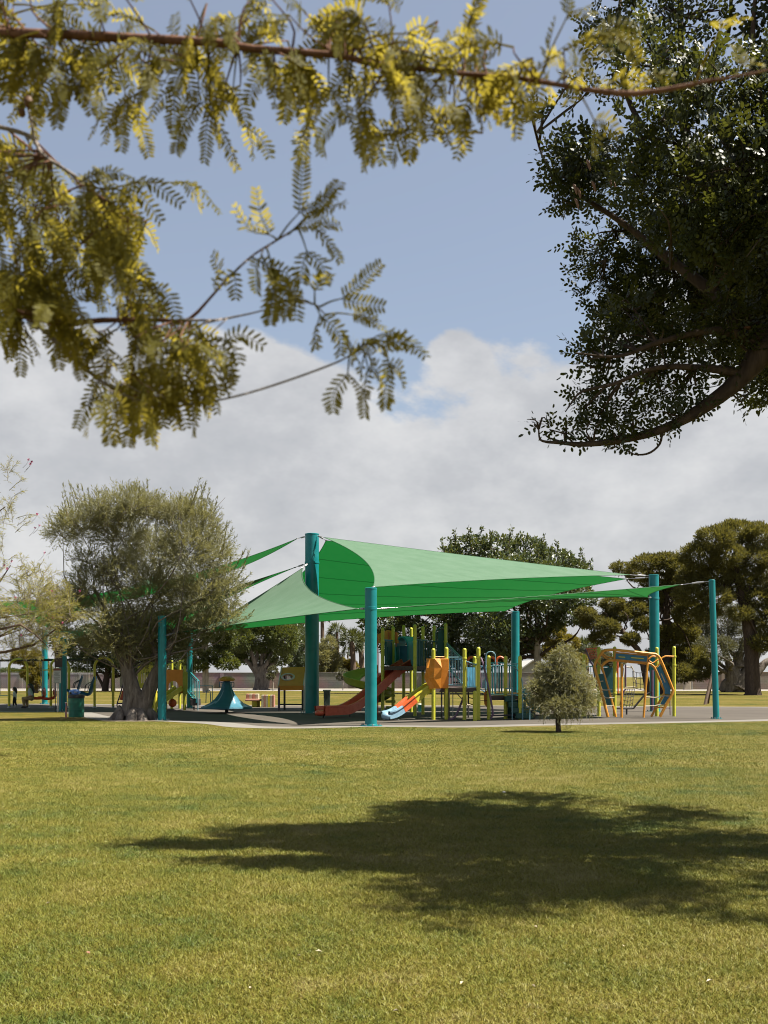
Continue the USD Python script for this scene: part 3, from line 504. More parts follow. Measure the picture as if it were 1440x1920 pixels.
tree('far_tree', 'pale olive tree top above the orange arch climber', 'tree', (1120, 1292), 133, [(1120, 1260), (1120, 1240)], (0.2, 0.12),
     [(1100, 1222, 20, 12), (1125, 1232, 24, 12), (1150, 1240, 24, 12), (1080, 1232, 18, 14)], 9000, 'dusty_leaf', 0.28, 0.1, 'bark_brown', seed=36)

def palm(label, px, base, top, Y, rc, tr, seed, nf=26):
    r = np.random.default_rng(seed); b = np.array([(px[0] - 720) / F * Y, Y, 0.0]); tp = at(px[1], top, Y); t = thing('palm_tree', label, 'palm tree', b)
    pts, rad = smoothpath([b, b * 0.5 + tp * 0.5 + [0.1, 0, 0], tp], 12, [tr * 1.3, tr, tr * 0.9]); MB().tube(pts, rad, 9, rough=0.2, fr=3, seed=seed).put('trunk', MT['bark_brown'], t)
    for k in range(nf):
        a = r.random() * 2 * np.pi; el = r.uniform(-0.7, 1.3); d = np.array([math.cos(a) * math.cos(el), math.sin(a) * math.cos(el), math.sin(el)]); m = tp + d * rc * 0.45
        m2 = m + d * rc * 0.2 - [0, 0, 0.06 * rc]; mb = MB().tube([tp, m, m2], [0.03, 0.02, 0.015], 4)
        n = 16; fan = leafdirs(r, np.repeat(d[None], n, 0), 1.0, -0.25, 0.42); mb.add(*leafquads(r, np.repeat(m[None], n, 0), fan, rc * (0.45 + 0.2 * r.random(n)), 0.09 * rc / 1.6)); mb.put('frond', MT['palm_leaf'], t, smooth=False)

palm('slim fan palm standing clear against the sky right of the tallest teal pole', (633, 632), 1290, 1186, 150, 1.6, 0.20, 41)
palm('thick fan palm touching the left side of the near teal pole', (662, 660), 1290, 1203, 140, 1.9, 0.36, 42, 34)
palm('thick fan palm half hidden by the near teal pole', (676, 677), 1290, 1206, 146, 1.9, 0.36, 43, 34)
palm('short far fan palm low between the other palms', (652, 652), 1285, 1224, 190, 1.2, 0.14, 44)
palm('palm with its head hidden by the green sail beside the tallest pole', (603, 604), 1290, 1150, 150, 1.7, 0.26, 45)
palm('low palm with bristling leaves left of the orange arch', (1098, 1098), 1290, 1222, 128, 1.9, 0.3, 46, 34)
palm('dark palm crown behind the pale grey green shrub', (622, 620), 1290, 1203, 160, 1.4, 0.2, 47)

# power lines on poles outside the picture
t = thing('power_line', 'thin power lines crossing the sky above the far wall', 'power line', (0, 170, 0))
for k, (pa, pb) in enumerate((((-60, 1176), (1500, 1196)), ((-60, 1213), (1500, 1219)))):
    q = [at(pa[0] + (pb[0] - pa[0]) * u, pa[1] + (pb[1] - pa[1]) * u + 8 * 4 * u * (1 - u), 170) for u in np.linspace(0, 1, 24)]; MB().tube(q, 0.02, 4).put('wire', MT['dark_steel'], t)
for px in (-60, 1500):
    p = at(px, 0, 170)[0]; MB().tube([(p, 170.3, 0), (p, 170.3, 9.6)], [0.17, 0.12], 8).put('pole', MT['brown_wood'], t)
# ---------------------------------------------------------------- nearer trees
tree('olive_tree', 'large old olive tree with a gnarled forked trunk and silvery crown', 'tree', (252, 1350), None, [(252, 1322), (247, 1285), (240, 1250), (228, 1200)], (0.40, 0.12),
     [(150, 985, 44, 32), (118, 1000, 30, 22), (196, 962, 42, 32), (246, 950, 44, 32), (230, 1000, 50, 42), (290, 962, 34, 28), (338, 965, 40, 32), (380, 985, 34, 36), (400, 1040, 34, 40), (350, 1030, 50, 46), (290, 1040, 56, 46), (424, 1105, 28, 38), (380, 1110, 44, 42), (426, 1162, 24, 26), (398, 1172, 34, 24), (340, 1120, 50, 42), (280, 1110, 50, 46), (220, 1068, 38, 36), (178, 1100, 48, 42), (132, 1130, 44, 36), (112, 1172, 26, 20), (250, 1165, 50, 32), (325, 1175, 44, 22), (196, 1165, 40, 26), (165, 1050, 22, 16), (215, 1205, 36, 26), (262, 1200, 44, 28), (310, 1212, 40, 24), (360, 1205, 30, 20), (170, 1210, 24, 16), (280, 1235, 34, 14)],
     165000, 'olive_leaf', 0.11, 0.020, 'bark_grey', seed=51, up=0.85, rnd=0.6, shell=0.12, hole=0.40, depth=0.95, spread=0.35, twigs=5, flute=0.13, fr=2.2, spray=(0.42, 14, 0.4, 0.12),
     lr=0.2, stems=[[(260, 1346, 40), (270, 1318, 32), (284, 1284, 28), (300, 1250, 22), (318, 1208, 15), (345, 1150, 8)], [(248, 1342, 40), (246, 1300, 30), (238, 1262, 22), (226, 1220, 14), (205, 1160, 9), (180, 1110, 6)], [(286, 1282, 18), (292, 1262, 14), (296, 1240, 11), (276, 1180, 7)],
            [(232, 1330, 22), (216, 1347, 20), (200, 1354, 8)], [(270, 1330, 24), (288, 1345, 20), (304, 1353, 8)], [(250, 1335, 22, -0.3), (246, 1352, 20, -0.7), (240, 1360, 8, -1.0)], [(262, 1335, 22, -0.2), (268, 1352, 20, -0.6), (272, 1359, 8, -0.9)], [(228, 1335, 14, -0.2), (222, 1352, 14, -0.5), (214, 1358, 6, -0.7)]])
OL = '/World/olive_tree'
r = np.random.default_rng(52); lv, tw = MB(), MB()         # upright sprays that feather the olive's outline
for px, py, sx in [(110 + 330 * u, 965 - 38 * math.sin(u * 9.2 + 0.6) ** 2 + 90 * max(0, u - 0.82) / 0.18 + 30 * max(0, 0.12 - u) / 0.12, (u - 0.5)) for u in np.linspace(0, 1, 70)] + [(440 + 8 * math.sin(k), 1060 + 12 * k, 0.9) for k in range(11)]:
    b = at(px + r.normal() * 5, py + 24, 40 + r.normal() * 0.8); L = r.uniform(0.5, 1.05); e = b + np.array([sx * 0.5 + r.normal() * 0.12, r.normal() * 0.12, L * (1 if sx < 0.8 else 0.5)])
    tw.tube(np.linspace(b, e, 4), [0.012, 0.008, 0.005, 0.003], 3); n = 60; u = r.random(n); D = leafdirs(r, np.repeat(unit(e - b)[None], n, 0), 1.0, 0.1, 0.4); lv.add(*leafquads(r, b + (e - b) * u[:, None], D, 0.11 + 0.05 * r.random(n), 0.02))
tw.put('top_shoots', MT['bark_brown'], OL); lv.put('shoot_leaves', MT['olive_leaf'], OL, smooth=False)

tree('small_round_tree', 'small bushy round tree on a thin trunk standing alone on the lawn', 'tree', (1047, 1373), None, [(1046, 1345), (1048, 1325), (1050, 1305)], (0.075, 0.05),
     [(1052, 1264, 32, 28), (1026, 1298, 32, 22), (1080, 1292, 26, 24), (1058, 1232, 20, 18), (1006, 1294, 18, 18), (1102, 1288, 13, 20), (1052, 1322, 42, 16), (1036, 1274, 36, 30), (1072, 1318, 34, 18), (1076, 1258, 22, 22), (1020, 1320, 28, 14), (1062, 1222, 10, 12), (1096, 1312, 18, 18), (1034, 1250, 16, 16)],
     42000, 'olive_leaf', 0.09, 0.0135, 'bark_dark', seed=53, up=0.3, rnd=0.9, shell=0.1, hole=0.40, spread=0.25, lr=0.5, twigs=3, spray=(0.24, 12, 0.45, 0.45))

# flowering shrub at the left edge, in front of the olive
r = np.random.default_rng(54); b = np.array([-9.6, 22.0, 0.0]); t = thing('flowering_shrub', 'loose weeping shrub with tiny pink flowers at the left edge', 'shrub', b)
tk, lv, tw = MB(), MB(), MB(); fk = b + [0.4, 0, 1.5]
tk.tube(*smoothpath([b, b + [0.1, 0, 0.8], fk], 10, [0.12, 0.09, 0.07]), 9, rough=0.2)
CL = [(10, 950, 26, 80), (20, 1060, 42, 40), (62, 1112, 46, 40), (104, 1140, 36, 34), (40, 1180, 50, 40), (128, 1160, 22, 22), (20, 1222, 40, 28), (92, 1215, 28, 28), (-60, 1000, 60, 90), (-70, 1140, 60, 70), (-130, 1080, 60, 90), (60, 1150, 46, 40)]
for k, (px, py, rx, ry) in enumerate(CL):
    c = at(px, py, 22 + r.normal() * 0.4); s = 22 / F; R3 = np.array([rx * s, rx * s * 0.9, ry * s]); limb(tk, fk, c, 0.04, 0.008, r, n=8, sides=6, seed=k)
    nn = int(max(9, rx * ry / 52) * (0.6 if py < 1080 else 2.3))
    for _ in range(nn):
        o = r.normal(size=3); o /= np.linalg.norm(o); p = c + o * R3 * r.random() ** 0.4; L = r.uniform(0.25, 0.6); d = unit([o[0] * 0.7 + r.normal() * 0.5, r.normal() * 0.5, 0.55 + r.normal() * 0.3])
        q = smoothpath([p, p + d * L * 0.5, p + d * L * 0.85 + [0, 0, -0.12 * L]], 6); tw.tube(q, np.linspace(0.006, 0.002, 6), 3)
        m = 30; u = r.random(m); i = np.minimum((u * 5).astype(int), 4); pp = q[i] + (q[i + 1] - q[i]) * (u * 5 - i)[:, None]
        D = leafdirs(r, np.repeat(d[None], m, 0), 0.9, -0.35, 0.45); lv.add(*leafquads(r, pp, D, 0.075 + 0.05 * r.random(m), 0.0085))
tk.put('trunk', MT['bark_brown'], t); tw.put('twigs', MT['twig_grey'], t); lv.put('foliage', MT['willow_leaf'], t, smooth=False)
for px, py in [(54, 862), (60, 866), (70, 964), (74, 985), (66, 990), (8, 1060), (14, 1066), (92, 1152), (100, 1158), (4, 1152), (98, 1108), (150, 1108), (22, 1052), (118, 1168), (40, 1190), (12, 1180), (84, 1036), (30, 1120), (57, 870)]:
    c = at(px, py, 21.8); fl = MB()
    for k in range(5):
        a = k * 1.257 + px; d = np.array([math.cos(a), -0.5, math.sin(a)]); fl.add(*leafquads(r, c[None], unit(d)[None], 0.034, 0.026, 0.2))
    fl.ball(c, 0.008, 1).put('flower', MT['petal_pink'], t, smooth=False)
    q = c + [-0.12, 0, -0.16]; MB().tube([q, (c + q) / 2 + [0.02, 0, 0], c], [0.004, 0.003, 0.002], 3).put('flower_stalk', MT['twig_grey'], t)

# ---------------------------------------------------------------- the dark carob tree at the right, about ten metres away
r = np.random.default_rng(61); YC = 10.0; b = np.array([4.35, YC, 0.0]); CT = thing('carob_tree', 'big dark leafy tree reaching in from the right with a long low branch', 'tree', b)
MB().tube(*smoothpath([b - [0, 0, 0.1], b + [0, 0, 0.5], b + [-0.1, 0, 2.2], at(1560, 760, YC), at(1545, 600, YC), at(1500, 420, YC), at(1470, 200, YC), at(1480, -200, YC)], 40, [0.42, 0.33, 0.28, 0.26, 0.2, 0.15, 0.11, 0.05]), 16, rough=0.15, fr=2.5, flute=0.05).put('trunk', MT['bark_dark'], CT, smooth=60)
def climb(pts, wid, name='limb', dy=0.0, n=26):
    q, w = smoothpath([at(p[0], p[1], YC + dy * k / (len(pts) - 1)) for k, p in enumerate(pts)], n, [x * YC / F / 2 for x in wid]); MB().tube(q, w, 9, rough=0.14, fr=9).put(name, MT['bark_dark'], CT, smooth=60); return q
Q = {}
Q['low'] = climb([(1555, 610), (1440, 655), (1402, 694), (1350, 742), (1262, 796), (1180, 822), (1100, 833), (1050, 830), (1022, 828), (1012, 822), (1010, 804)], [60, 50, 40, 29, 19, 14, 10, 7, 5, 4, 3], n=44)
Q['up'] = climb([(1540, 640), (1440, 640), (1398, 606), (1340, 552), (1262, 492), (1170, 420), (1080, 360), (1020, 300), (998, 205)], [60, 48, 36, 26, 18, 12, 8, 5, 3], dy=0.5, n=36)
Q['st1'] = climb([(1520, 480), (1380, 380), (1292, 270), (1278, 150), (1276, -30)], [46, 30, 20, 14, 9])
Q['st2'] = climb([(1520, 440), (1410, 330), (1330, 200), (1338, 110), (1366, 60), (1372, -40)], [40, 26, 16, 10, 8, 6], dy=0.6)
Q['st3'] = climb([(1420, 420), (1300, 330), (1200, 230), (1160, 110), (1165, -30)], [24, 16, 11, 8, 6], dy=0.5)
Q['mid'] = climb([(1420, 640), (1340, 620), (1240, 640), (1160, 668), (1080, 662)], [22, 15, 10, 6, 3], dy=-0.4)
Q['mid2'] = climb([(1390, 700), (1320, 690), (1230, 690), (1150, 720), (1090, 735), (1060, 772)], [20, 14, 9, 6, 4, 2], dy=-0.6)
Q['r1'] = climb([(1480, 300), (1420, 160), (1412, 60), (1420, -40)], [18, 12, 9, 6], dy=-0.3)
climb([(1242, 812), (1236, 834), (1216, 850), (1190, 852), (1168, 840)], [5, 4, 4, 3, 2], 'twig', n=14)
climb([(1228, 548), (1205, 575), (1180, 580), (1164, 572)], [6, 4, 3, 2], 'twig', n=10)
climb([(1150, 668), (1120, 690), (1095, 680), (1080, 672)], [5, 4, 3, 2], 'twig', n=10)
climb([(1075, 832), (1060, 815), (1030, 805)], [4, 3, 2], 'twig', n=8)
MB().lathe([(0, 0), (0.03, 0.004), (0.034, 0.02), (0.026, 0.026), (0.012, 0.02), (0, 0.016)], at(1401, 618, YC - 0.10), 14).put('cut_knot', MT['twig_brown'], CT)
# pinnate leaves: a stalk with rounded leaflets, on twigs through the clumps
def rosettes(r, C, D, L, n):
    """compound leaves, one per row of C: n rounded leaflets on each stalk; returns (k, 6n, 3) corners and the faces of one leaf"""
    k = len(C); nrm = lambda x: x / (np.linalg.norm(x, axis=-1, keepdims=True) + 1e-9); side = nrm(np.cross(D, r.normal(size=(k, 3)))); nn = np.cross(side, D); L = L[:, None]; V, Fc = [], []
    for j in range(n):
        u = 0.25 + 0.75 * (j // 2) / max(1, (n - 1) // 2); sg = 1 if j % 2 else -1; o = C + D * L * u - nn * (0.12 * L * u * u); l = L * r.uniform(0.30, 0.40, (k, 1)); w = l * 0.47
        ld = D if j == n - 1 else nrm(side * sg * 0.85 + D * 0.5 + nn * r.normal(0, 0.2, (k, 1))); ls = nrm(np.cross(nn, ld)); up = np.cross(ld, ls)
        V += [o, o + ld * l * 0.35 + ls * w * 0.5 + up * w * 0.12, o + ld * l * 0.8 + ls * w * 0.42 + up * w * 0.1, o + ld * l, o + ld * l * 0.8 - ls * w * 0.42 + up * w * 0.1, o + ld * l * 0.35 - ls * w * 0.5 + up * w * 0.12]
        q = 6 * j; Fc += [[q, q + 1, q + 5], [q + 1, q + 2, q + 5], [q + 2, q + 4, q + 5], [q + 2, q + 3, q + 4]]
    return np.stack(V, 1), np.array(Fc)
CC = [(1330, 420, 150, 110, 760), (1400, 330, 110, 100, 560), (1210, 350, 100, 64, 340), (1110, 300, 64, 50, 190), (1050, 300, 40, 60, 90), (1010, 215, 26, 22, 16), (1072, 360, 44, 40, 100), (1170, 430, 60, 50, 190), (1215, 505, 60, 40, 180), (1290, 500, 100, 60, 420), (1400, 500, 90, 110, 560), (1260, 260, 80, 46, 170), (1340, 260, 80, 60, 200), (1170, 240, 60, 50, 120), (1420, 230, 60, 60, 220),
      (1150, 120, 44, 80, 105), (1130, 50, 40, 45, 46), (1165, 190, 66, 36, 80), (1275, 60, 52, 60, 105), (1240, 20, 46, 34, 50), (1340, 30, 30, 40, 30), (1300, 160, 52, 46, 90), (1420, 50, 24, 56, 40), (1425, 150, 26, 40, 36), (1225, 130, 20, 60, 26), (1170, 20, 30, 30, 30), (1430, 410, 60, 80, 350), (1080, 180, 24, 34, 22),
      (1180, 590, 60, 36, 110), (1150, 640, 56, 46, 150), (1100, 662, 40, 20, 44), (1220, 660, 76, 50, 230), (1300, 640, 70, 50, 190), (1290, 720, 80, 46, 250), (1210, 740, 70, 46, 200), (1140, 745, 50, 34, 90), (1095, 745, 34, 26, 40), (1180, 795, 80, 26, 140), (1110, 805, 50, 20, 66), (1060, 805, 34, 16, 34), (1018, 796, 24, 16, 22), (1280, 775, 40, 20, 60), (1370, 600, 60, 60, 200), (1400, 660, 50, 40, 90), (1395, 760, 14, 12, 9), (1120, 700, 40, 30, 50), (1300, 565, 50, 22, 70), (1160, 830, 40, 8, 16),
      (1560, 300, 120, 200, 900), (1560, 0, 130, 160, 600), (1420, -120, 150, 90, 500), (1250, -150, 120, 90, 340), (1700, 200, 140, 200, 800), (1650, 520, 120, 120, 500), (1830, 100, 120, 180, 500), (1560, -260, 160, 100, 420), (1720, -160, 140, 120, 480), (1520, 640, 70, 70, 160),
      (1900, 350, 140, 120, 420), (2020, 120, 140, 160, 420), (2150, 300, 120, 140, 380), (1950, -120, 150, 120, 380), (2250, 60, 120, 140, 300), (1780, 470, 110, 90, 300), (2050, 480, 110, 80, 260), (1650, 380, 120, 100, 500), (1760, 300, 120, 110, 500), (1880, 200, 120, 120, 480)]
singles, lv, tw = [], MB(), MB()
for ci, (px, py, rx, ry, n) in enumerate(CC):
    dpt = 0.0 if py > 560 else 1.0
    for sub in ([0] if py > 570 or px < 1130 or py < 180 else ([-0.9, 1.2] if px < 1480 else [-2.3, -1.3, -0.3, 0.8, 1.9, 3.1])):
        c = at(px, py, YC) + [0, sub + (r.normal() * 0.5 if px > 1500 else 0), 0]; s = YC / F; R3 = np.array([rx * s, max(rx, ry) * s * (0.7 if sub == 0 else 0.9), ry * s]); m = int(n * ((0.85 if py > 570 else 1.05) if sub == 0 else 0.62 if px < 1500 else 0.40))
        P, D = clump(r, m, c, R3, 0.12, 0.42 if px < 1500 else 0.5, 2.2 if px < 1500 else 3.0, ci + int(sub * 10) + 40)
        ends = [c + r.normal(size=3) * R3 * 0.55 for _ in range(max(3, m // 26))]
        src = min((q for Qk in Q.values() for q in Qk), key=lambda q: np.linalg.norm(q - c))
        for e in ends: tw.tube(smoothpath([src * 0.35 + c * 0.65 if sub else src, (c + e) / 2 + r.normal(size=3) * 0.05, e], 6), np.linspace(0.012, 0.003, 6), 4)
        dd = D * 0.7 + np.array([-0.25, 0, 0.25]) + r.normal(size=D.shape) * 0.7; dd /= np.linalg.norm(dd, axis=1, keepdims=True); nl = int(r.choice([5, 7, 7, 9]))
        V, f = rosettes(r, P, dd, r.uniform(0.105, 0.17, len(P)) * (1.0 if px < 1500 else 1.5), nl); one = np.zeros(len(P), bool)
        if sub == 0 and px < 1440 and (py > 560 or px < 1130 or py < 180): one = r.random(len(P)) < 0.35
        for v in V[one]:
            if len(singles) < 300: singles.append((v, f))
        V = V[~one]; lv.add(V.reshape(-1, 3), (f[None] + (np.arange(len(V)) * 6 * nl)[:, None, None]).reshape(-1, 3))
tw.put('twigs', MT['bark_dark'], CT)
for v, f in singles: put((v, f), 'leaf', MT['carob_leaf'], CT, smooth=False)
lv.put('foliage', MT['carob_leaf'], CT, smooth=False, kind='stuff')
pd = MB()
for px, py in [(1075, 345), (1082, 352), (1078, 372), (1140, 330), (1148, 338), (1285, 270), (1180, 300), (1110, 340), (1250, 410), (1100, 300)]:
    c = at(px, py, YC - 0.6); pd = MB().tube(smoothpath([c, c + [0.02, 0, -0.04], c + [0.03, 0, -0.09]], 6), [0.006, 0.012, 0.013, 0.012, 0.01, 0.004], 6); pd.put('pod', MT['pod_brown'], CT)

# ---------------------------------------------------------------- feathery branches close to the camera
def leaflets(r, mb, path, n, ll, lw, up, drop=0.2):
    """a pinna: pairs of small leaflets along the path"""
    m = len(path); u = np.linspace(0.06, 1.0, n); i = np.minimum((u * (m - 1)).astype(int), m - 2); fr = (u * (m - 1) - i)[:, None]
    p = path[i] + (path[i + 1] - path[i]) * fr; t = path[i + 1] - path[i]; t /= np.linalg.norm(t, axis=1, keepdims=True); s = np.cross(t, up); s /= np.linalg.norm(s, axis=1, keepdims=True) + 1e-9; nn = np.cross(s, t)
    env = (0.55 + 0.6 * np.sin(np.pi * np.clip(u * 0.86 + 0.1, 0, 1)) ** 0.7)[:, None]
    for sg in (-1, 1):
        d = s * sg * 0.86 + t * 0.46 + nn * (r.normal(-drop, 0.16, (n, 1))); d /= np.linalg.norm(d, axis=1, keepdims=True); w = np.cross(nn, d); L = ll * env * r.uniform(0.88, 1.1, (n, 1))
        v = np.stack([p, p + d * L * 0.3 + w * lw * 0.5, p + d * L * 0.8 + w * lw * 0.45, p + d * L, p + d * L * 0.8 - w * lw * 0.4, p + d * L * 0.3 - w * lw * 0.5], 1).reshape(-1, 3); k = np.arange(n)[:, None] * 6
        mb.add(v, np.vstack([k + [0, 1, 5], k + [1, 2, 4], k + [1, 4, 5], k + [2, 3, 4]]))
    mb.tube(path, np.linspace(0.0011, 0.0005, m), 4)
def frond(r, parent, a, tip, pairs, pl, droop=0.6, face=None, grow=1.14, ll=0.0160, lw=0.0044):
    """a twice-divided leaf from a to the tip of its stalk"""
    a, tip = np.asarray(a, float), np.asarray(tip, float); d = tip - a; L = np.linalg.norm(d); mb = MB(); st = smoothpath([a, a + d * 0.5 + [0, 0, 0.05 * L], tip], 8); mb.tube(st, np.linspace(0.0018, 0.0010, 8), 5)
    fc = unit(face if face is not None else r.normal(size=3) + [0, -0.9, 0.5]); s = unit(np.cross(unit(d), fc)); pl = pl * grow; us = [1.0] if pairs == 1 else np.linspace(0.3, 1.0, pairs)
    for u in us:
        p = st[min(7, int(u * 7))]
        for sg in (-1, 1):
            g = unit(s * sg * r.uniform(0.25, 0.75) + unit(d) * r.uniform(0.5, 0.95)); Lp = pl * r.uniform(0.72, 1.1) * (0.75 + 0.25 * u)
            e1 = p + g * Lp * 0.5 + [0, 0, -droop * 0.10 * Lp]; e2 = p + unit(g + np.array([0, 0, -droop * 0.75])) * Lp * 0.98
            path = smoothpath([p, e1, e2], 10); leaflets(r, mb, path, int(Lp / 0.0060), ll, lw, unit(fc + r.normal(size=3) * 0.55))
    mb.put('frond', MT['jacaranda_leaf'], parent, smooth=False)
def branch(parent, pts, wid, Ys, name='branch_wood', m='twig_brown', n=40):
    q, w = smoothpath([at(p[0], p[1], y) for p, y in zip(pts, np.linspace(Ys[0], Ys[1], len(pts)))], n, [x * y / F / 2 for x, y in zip(wid, np.linspace(Ys[0], Ys[1], len(pts)))])
    MB().tube(q, w, 9, rough=0.18, fr=90).put(name, MT[m], parent, smooth=70); return q
r = np.random.default_rng(71)
T1 = thing('overhanging_branch', 'long thin brown branch with feathery hanging leaves across the top', 'tree branch', at(0, 62, 1.75))
q1 = branch(T1, [(-420, 95), (-200, 70), (0, 62), (140, 66), (280, 73), (400, 80), (480, 92), (560, 98), (640, 105), (700, 120), (780, 128), (860, 138), (960, 145), (1040, 158), (1100, 168), (1180, 176), (1250, 168), (1330, 152), (1400, 140), (1500, 118)], [26, 22, 18, 17, 16, 15, 14, 13, 12, 11, 10, 10, 9, 9, 10, 11, 9, 7, 5, 3], (1.85, 1.5), n=90)
def near(q, px): return min(q, key=lambda p: abs(p[0] / p[1] * F + 720 - px))
def px_of(p): return p[0] / p[1] * F + 720, HZ - (p[2] - EYE) / p[1] * F
HANG = [(365, 85, 372, 190, 2, 110), (400, 85, 402, 185, 2, 105), (268, 80, 250, 130, 2, 75), (180, 75, 130, 150, 2, 80), (205, 75, 232, 160, 2, 80), (300, 80, 292, 140, 2, 65), (470, 95, 500, 150, 2, 55), (445, 95, 430, 140, 1, 55), (560, 100, 548, 150, 2, 55), (612, 105, 612, 165, 1, 70), (655, 115, 645, 215, 2, 110), (690, 120, 690, 200, 1, 80), (790, 130, 806, 190, 2, 65), (765, 128, 752, 170, 2, 60), (842, 138, 848, 165, 1, 65), (900, 142, 930, 160, 2, 60), (955, 146, 965, 190, 1, 62), (940, 146, 968, 185, 1, 62), (730, 125, 775, 180, 2, 60), (520, 98, 515, 165, 2, 50), (120, 68, 80, 110, 2, 60), (60, 64, 40, 110, 2, 60), (330, 78, 345, 130, 2, 60), (1085, 170, 1130, 198, 1, 62), (1070, 166, 1068, 185, 1, 34), (1120, 170, 1150, 140, 1, 62), (1180, 174, 1215, 138, 1, 44), (1040, 156, 1080, 105, 2, 60), (1010, 152, 1050, 80, 2, 66), (990, 150, 1020, 120, 2, 55), (1310, 155, 1330, 110, 1, 44), (1380, 143, 1392, 118, 1, 40), (980, 148, 950, 120, 1, 50)]
for x0, y0, x1, y1, pr, pl in HANG:
    a = near(q1, x0); k = a[1] / F; e = a + np.array([(x1 - x0) * k, r.normal() * 0.03, -(y1 - px_of(a)[1]) * k]); frond(r, T1, a, e, pr, pl * k * 1.05, droop=0.55)
for k in range(96):                                       # the dense row above and behind the branch
    x0 = r.uniform(-150, 940) if r.random() < 0.95 else r.uniform(940, 1080); a = near(q1, x0); s = a[1] / F; up = r.uniform(-70, 95); tp = a + np.array([r.normal() * 46 * s, r.uniform(-0.05, 0.12), (up + 8) * s])
    w = smoothpath([a, (a + tp) / 2 + r.normal(size=3) * 0.008, tp], 6); MB().tube(w, np.linspace(0.0022, 0.001, 6), 4).put('twig', MT['twig_brown'], T1)
    frond(r, T1, tp, tp + np.array([r.normal() * 40, r.normal() * 25, r.uniform(-46, 30)]) * s, int(r.integers(1, 4)), r.uniform(55, 85) * s, droop=0.7)

T2 = thing('drooping_branch', 'dense mass of feathery yellow green leaves on twigs at the left edge', 'tree branch', at(0, 570, 1.9))
qa = branch(T2, [(-380, 480), (-160, 540), (0, 572), (50, 588), (110, 606), (200, 600), (300, 600), (352, 600), (400, 552), (420, 530), (470, 482), (520, 450), (560, 425)], [22, 18, 15, 13, 12, 10, 8, 7, 5, 5, 4, 4, 3], (2.0, 1.7), m='twig_brown')
qb = branch(T2, [(30, 584), (60, 600), (120, 655), (190, 715), (270, 758), (340, 760), (430, 746), (520, 720), (620, 684), (660, 664), (700, 640)], [10, 9, 8, 7, 6, 5, 4, 4, 4, 3, 3], (1.95, 1.7), m='twig_grey')
qc = branch(T2, [(340, 600), (400, 600), (440, 594), (500, 580), (545, 562), (590, 570)], [6, 4, 4, 3, 3, 2], (1.8, 1.7), m='twig_grey')
qd = branch(T2, [(-300, 190), (-80, 225), (0, 238), (60, 258), (80, 290), (140, 330), (190, 372), (240, 410)], [16, 12, 9, 8, 7, 6, 5, 3], (2.0, 1.85), m='twig_grey')
qe = branch(T2, [(64, 262), (58, 225), (50, 195)], [6, 5, 4], (1.9, 1.9), m='twig_grey', n=8); MB().ball(qe[-1] + [0.003, 0, 0.004], (0.008, 0.008, 0.011), 2).put('bud', MT['pod_brown'], T2); MB().ball(qe[-3] + [-0.012, 0, 0.0], (0.006, 0.006, 0.008), 1).put('bud', MT['pod_brown'], T2)
def poly_pts(poly, n):
    P = Polygon(poly); out = []
    x0, y0, x1, y1 = P.bounds
    while len(out) < n:
        q = (r.uniform(x0, x1), r.uniform(y0, y1))
        if P.contains(Point(q)): out.append(q)
    return out
def fill(T, poly, n, Yr, pl, drp, twig=True, src=None, dirx=25, diry=(-15, 55)):
    for px, py in poly_pts(poly, n):
        Y = r.uniform(*Yr); a = at(px, py, Y); s = Y / F; e = a + np.array([r.normal(dirx * 0.6, dirx), r.normal() * 25, -r.uniform(*diry)]) * s
        if src is not None and twig:
            o = min(src, key=lambda q: np.linalg.norm(q - a)); MB().tube(smoothpath([o, (o + a) / 2 + r.normal(size=3) * 0.006, a], 5), np.linspace(0.002, 0.001, 5), 4).put('twig', MT['twig_brown'], T)
        frond(r, T, a, e, int(r.integers(1, 4)), r.uniform(*pl) * s, droop=drp)
src = list(qa) + list(qb) + list(qd)
fill(T2, [(-120, 250), (60, 270), (130, 330), (200, 360), (240, 400), (230, 480), (150, 540), (-120, 560)], 52, (1.75, 2.1), (70, 110), 1.0, src=src)
fill(T2, [(130, 330), (200, 350), (270, 380), (280, 420), (200, 470)], 18, (1.75, 2.0), (70, 105), 0.9, src=src, dirx=45)
fill(T2, [(-120, 540), (120, 560), (300, 560), (350, 600), (330, 660), (240, 690), (160, 660), (60, 590), (-120, 640)], 38, (1.75, 2.05), (55, 85), 0.7, src=src, dirx=25)
fill(T2, [(180, 690), (270, 690), (370, 640), (360, 700), (290, 740), (200, 730)], 15, (1.75, 1.95), (50, 75), 1.0, src=src)
